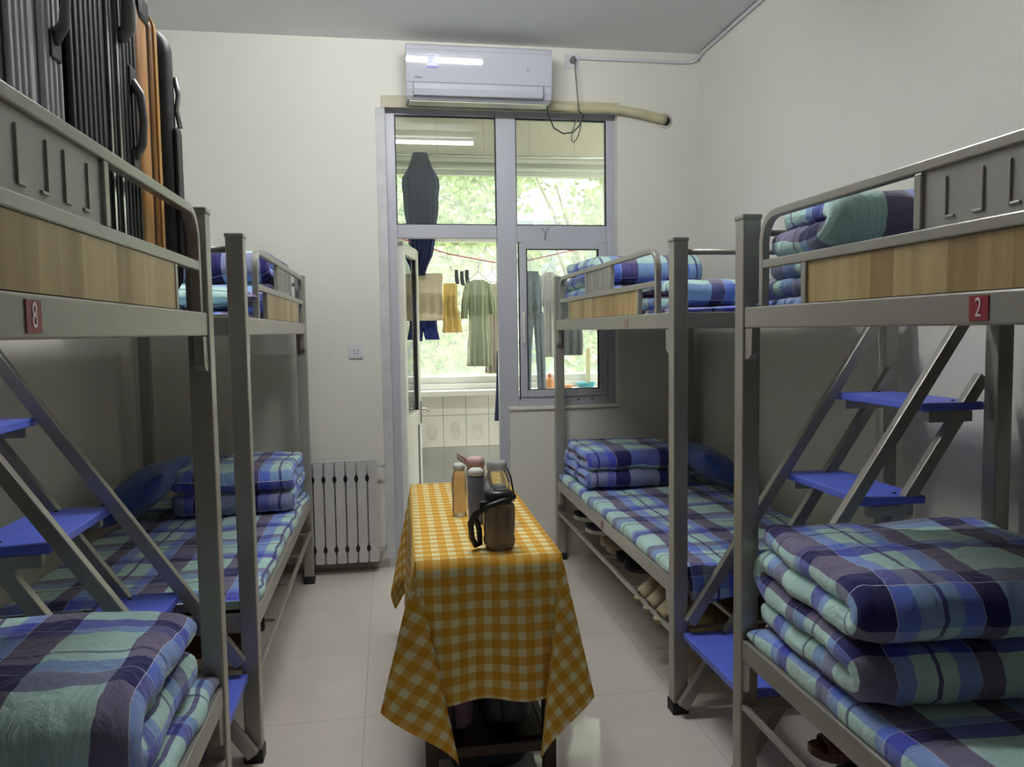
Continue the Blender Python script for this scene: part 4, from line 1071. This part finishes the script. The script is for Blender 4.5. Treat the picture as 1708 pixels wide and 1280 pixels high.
garment('trouser_leg', 'narrow blue-grey trouser leg hanging beside the mullion low in the doorway', .742, 5.22, [(1.30, .012, .008, .01), (1.05, .016, .010, .006), (.90, .020, .012, 0), (.82, .022, .012, -.003)], 'jeans', 3, .2, 8, cat='trouser_leg')  # single narrow cloth tube, taken for a trouser leg
garment('trousers', 'long grey-blue jeans hanging left behind the casement window', 1.095, 5.70, [(1.88, .045, .02, -.01), (1.83, .060, .03, -.01), (1.55, .066, .035, 0)], 'greycloth', 3, .2, 9,
        [('leg', [(1.57, .036, .032, -.032), (1.30, .026, .028, -.045), (.995, .022, .026, -.052)]), ('leg', [(1.57, .040, .034, .032), (1.30, .036, .03, .045), (.995, .032, .028, .055)])], cat='trousers')
hanger('pale hanger holding the off-white shirt dress', 1.235, 5.74, 1.93, .06)
garment('dress', 'off-white short-sleeved dress behind the casement window', 1.225, 5.74, [(1.875, .03, .02, .005), (1.85, .055, .026, .005), (1.65, .052, .03, 0), (1.50, .052, .034, 0), (1.235, .062, .045, 0)], 'whitecloth', 6, .28, 10,
        [('sleeve', [(1.85, .018, .02, -.058), (1.62, .026, .022, -.078)]), ('sleeve', [(1.85, .018, .02, .058), (1.62, .026, .022, .078)])], cat='dress')
garment('shorts', 'charcoal shorts hanging right behind the casement window', 1.395, 5.72, [(1.66, .07, .025, -.01), (1.50, .080, .03, 0), (1.36, .085, .035, 0), (1.245, .085, .035, 0)], 'dkgrey', 4, .2, 11, cat='shorts')
garment('shirt', 'dark shirt on the line next to the off-white dress', 1.322, 5.66, [(1.83, .02, .02, 0), (1.75, .035, .03, 0), (1.55, .035, .03, 0)], 'dkgrey', 4, .2, 12, cat='shirt')
m_ = MB(); pr = [(-.70, 5.30, 2.36), (-.2, 5.42, 2.20), (.12, 5.52, 2.095), (.45, 5.62, 2.00), (.80, 5.70, 1.945), (1.05, 5.72, 1.96), (1.5, 5.74, 2.06), (2.0, 5.76, 2.2), (2.66, 5.78, 2.42)]
m_.tube(pr, .005, 6); tag(obj('clothes_line', m_, 'pinkrope', origin='base'), 'pink rope clothes line sagging across the balcony', 'clothes line')
m_ = MB().tube([(-.745, 5.55, 2.69), (2.695, 5.55, 2.69)], .009, 8); tag(obj('drying_rod', m_, 'chrome', origin='base'), 'metal drying rod under the balcony ceiling', 'rod')
# things on the balcony sill
sy = 5.93
struct('trim_6', MB().box(BX0, BX1, 5.84, BY, .945, .985), 'pvcw', bevel=.004)
t = thing('bottle', 'orange bottle on the balcony window ledge', 'bottle', (1.252, 5.90, .985))
obj('bottle_body', MB().lathe([(.030, 0), (.036, .004), (.036, .05), (.026, .075), (.014, .085)], (1.252, 5.90, .985), 18), 'orange', t)
obj('lid', MB().lathe([(.015, .0855), (.016, .088), (.016, .108), (.008, .114)], (1.252, 5.90, .985), 14), mat('coral_cap', rgb(222, 120, 90), .4), t)
tag(obj('washbasin', MB().lathe([(.05, 0), (.06, .002), (.075, .035), (.078, .036), (.072, .034), (.058, .006), (.001, .005)], (1.545, 5.90, .985), 24), 'teal', origin='base'), 'teal plastic basin on the balcony window ledge', 'basin')
tag(obj('soap_dish', MB().lathe([(.03, 0), (.035, .002), (.042, .020), (.038, .020), (.030, .006), (.001, .006)], (1.395, 5.89, .985), 20), 'orange', origin='base'), 'small coral dish beside the teal basin', 'dish')
tag(obj('wooden_board', MB().box(1.565, 1.597, 5.955, 5.975, .986, 1.29), 'palewood', origin='base', bevel=.002), 'narrow pale wooden stick standing on the balcony ledge', 'stick')

# ------------------------------------------------------------------ outdoors
struct('ground', MB().box(-30, 30, 6.4, 45, -3.6, -3.5), 'grass')
def tree(label, x, y, h, rad, m_, seed, nleaf=5200, ls=1.0):
    r_ = random.Random(seed); t = thing('tree', label, 'tree', (x, y, -3.5), 'trees outside the balcony')
    obj('trunk', MB().tube([(x, y, -3.5), (x+.1, y, -1.5), (x-.05, y+.1, 0), (x+.1, y, h*.5)], [.16, .13, .10, .04], 8), 'bark', t)
    m2 = MB()
    for k in range(7):
        a = r_.uniform(0, 2*PI); e = r_.uniform(.4, .9)*rad
        m2.tube([(x, y, -.5+k*.35), (x+math.cos(a)*e*.5, y+math.sin(a)*e*.5, .3+k*.4), (x+math.cos(a)*e, y+math.sin(a)*e, .8+k*.5)], [.05, .035, .012], 6)
    obj('branch', m2, 'bark', t)
    cl_ = [(Vector((r_.gauss(0, .45)*rad, r_.gauss(0, .45)*rad, r_.uniform(-.9, 1)*h*.55))+Vector((x, y, h*.25)), r_.uniform(.35, .8)) for _ in range(60)]
    v = []; f = []
    for i in range(nleaf):
        c_, cr = r_.choice(cl_); p = c_+Vector((r_.gauss(0, 1), r_.gauss(0, 1), r_.gauss(0, 1)))*cr*.5
        d = Vector((r_.gauss(0, 1), r_.gauss(0, 1), r_.gauss(0, .7))).normalized(); e = d.orthogonal().normalized(); e.rotate(Matrix.Rotation(r_.uniform(0, 6), 3, d)); g_ = d.cross(e)
        L = r_.uniform(.05, .11)*ls; W = L*.45; b_ = len(v)
        v += [p, p+e*L*.5+g_*W, p+e*L+d*L*.12, p+e*L*.5-g_*W]; f.append((b_, b_+1, b_+2, b_+3))
    m3 = MB(); m3.add(v, f, False); obj('foliage', m3, m_, t, fix=False)
tree('leafy green tree outside, seen through the left transom and doorway', -.6, 10.5, 6.5, 1.9, 'leaf', 1, 16000)
tree('pale green tree outside, behind the casement window', 2.9, 10.2, 6.5, 1.7, 'leaf2', 2, 16000)
tree('tall green tree outside between the transom panes', 1.3, 14.0, 8.5, 2.2, 'leaf2', 3, 16000, 1.4)
tree('dense green tree farther right outside', 5.6, 14.5, 8.5, 2.4, 'leaf', 4, 14000, 1.5)
tree('dense green tree farther left outside', -3.0, 14.0, 8.0, 2.3, 'leaf', 5, 14000, 1.5)
t = thing('building', 'pale building with grey windows beyond the trees', 'building', (1, 19, -3.5))
obj('facade_wall', MB().box(-8, 12, 18, 21, -3.5, 8.5), 'facade', t)
for i in range(11):
    for z in (-2.2, .6, 3.4, 6.2):
        x = -7+i*1.75; w_ = obj('window', MB().box(x-.5, x+.5, 17.95, 18.02, z-.6, z+.6), 'farglass', t); obj('window_frame', MB().box(x-.03, x+.03, 17.92, 17.95, z-.6, z+.6), 'pvcw', w_)

# ------------------------------------------------------------------ world, camera, view
wd = bpy.data.worlds.new('overcast_sky'); sc.world = wd; wd.use_nodes = True
nt = wd.node_tree; bg = nt.nodes['Background']
tc = nt.nodes.new('ShaderNodeTexCoord'); sp = nt.nodes.new('ShaderNodeSeparateXYZ'); nt.links.new(tc.outputs['Generated'], sp.inputs[0])
rp = nt.nodes.new('ShaderNodeValToRGB'); rp.color_ramp.elements[0].position = .50; rp.color_ramp.elements[0].color = (.17, .18, .16, 1)
rp.color_ramp.elements[1].position = .85; rp.color_ramp.elements[1].color = (.92, .97, 1, 1)
nt.links.new(sp.outputs[2], rp.inputs[0]); nt.links.new(rp.outputs[0], bg.inputs[0]); bg.inputs[1].default_value = 11.0

cam = bpy.data.cameras.new('camera'); co = bpy.data.objects.new('camera', cam); COL.objects.link(co); sc.camera = co
yw, pt, rl = .160, .069, -.0145
fwd = Vector((math.sin(yw)*math.cos(pt), math.cos(yw)*math.cos(pt), -math.sin(pt))); right = Vector((math.cos(yw), -math.sin(yw), 0)); upv = right.cross(fwd)
r2 = right*math.cos(rl)+upv*math.sin(rl); u2 = -right*math.sin(rl)+upv*math.cos(rl)
mw = Matrix((r2, u2, -fwd)).transposed().to_4x4(); mw.translation = (0, 0, 1.44); co.matrix_world = mw
cam.sensor_width = 36; cam.sensor_fit = 'HORIZONTAL'; cam.lens = 1282/1708*36; cam.clip_start = .02; cam.clip_end = 200
sc.view_settings.view_transform = 'Standard'; sc.view_settings.look = 'None'; sc.view_settings.gamma = 1; sc.view_settings.use_curve_mapping = False
sc.view_settings.exposure = 0.87
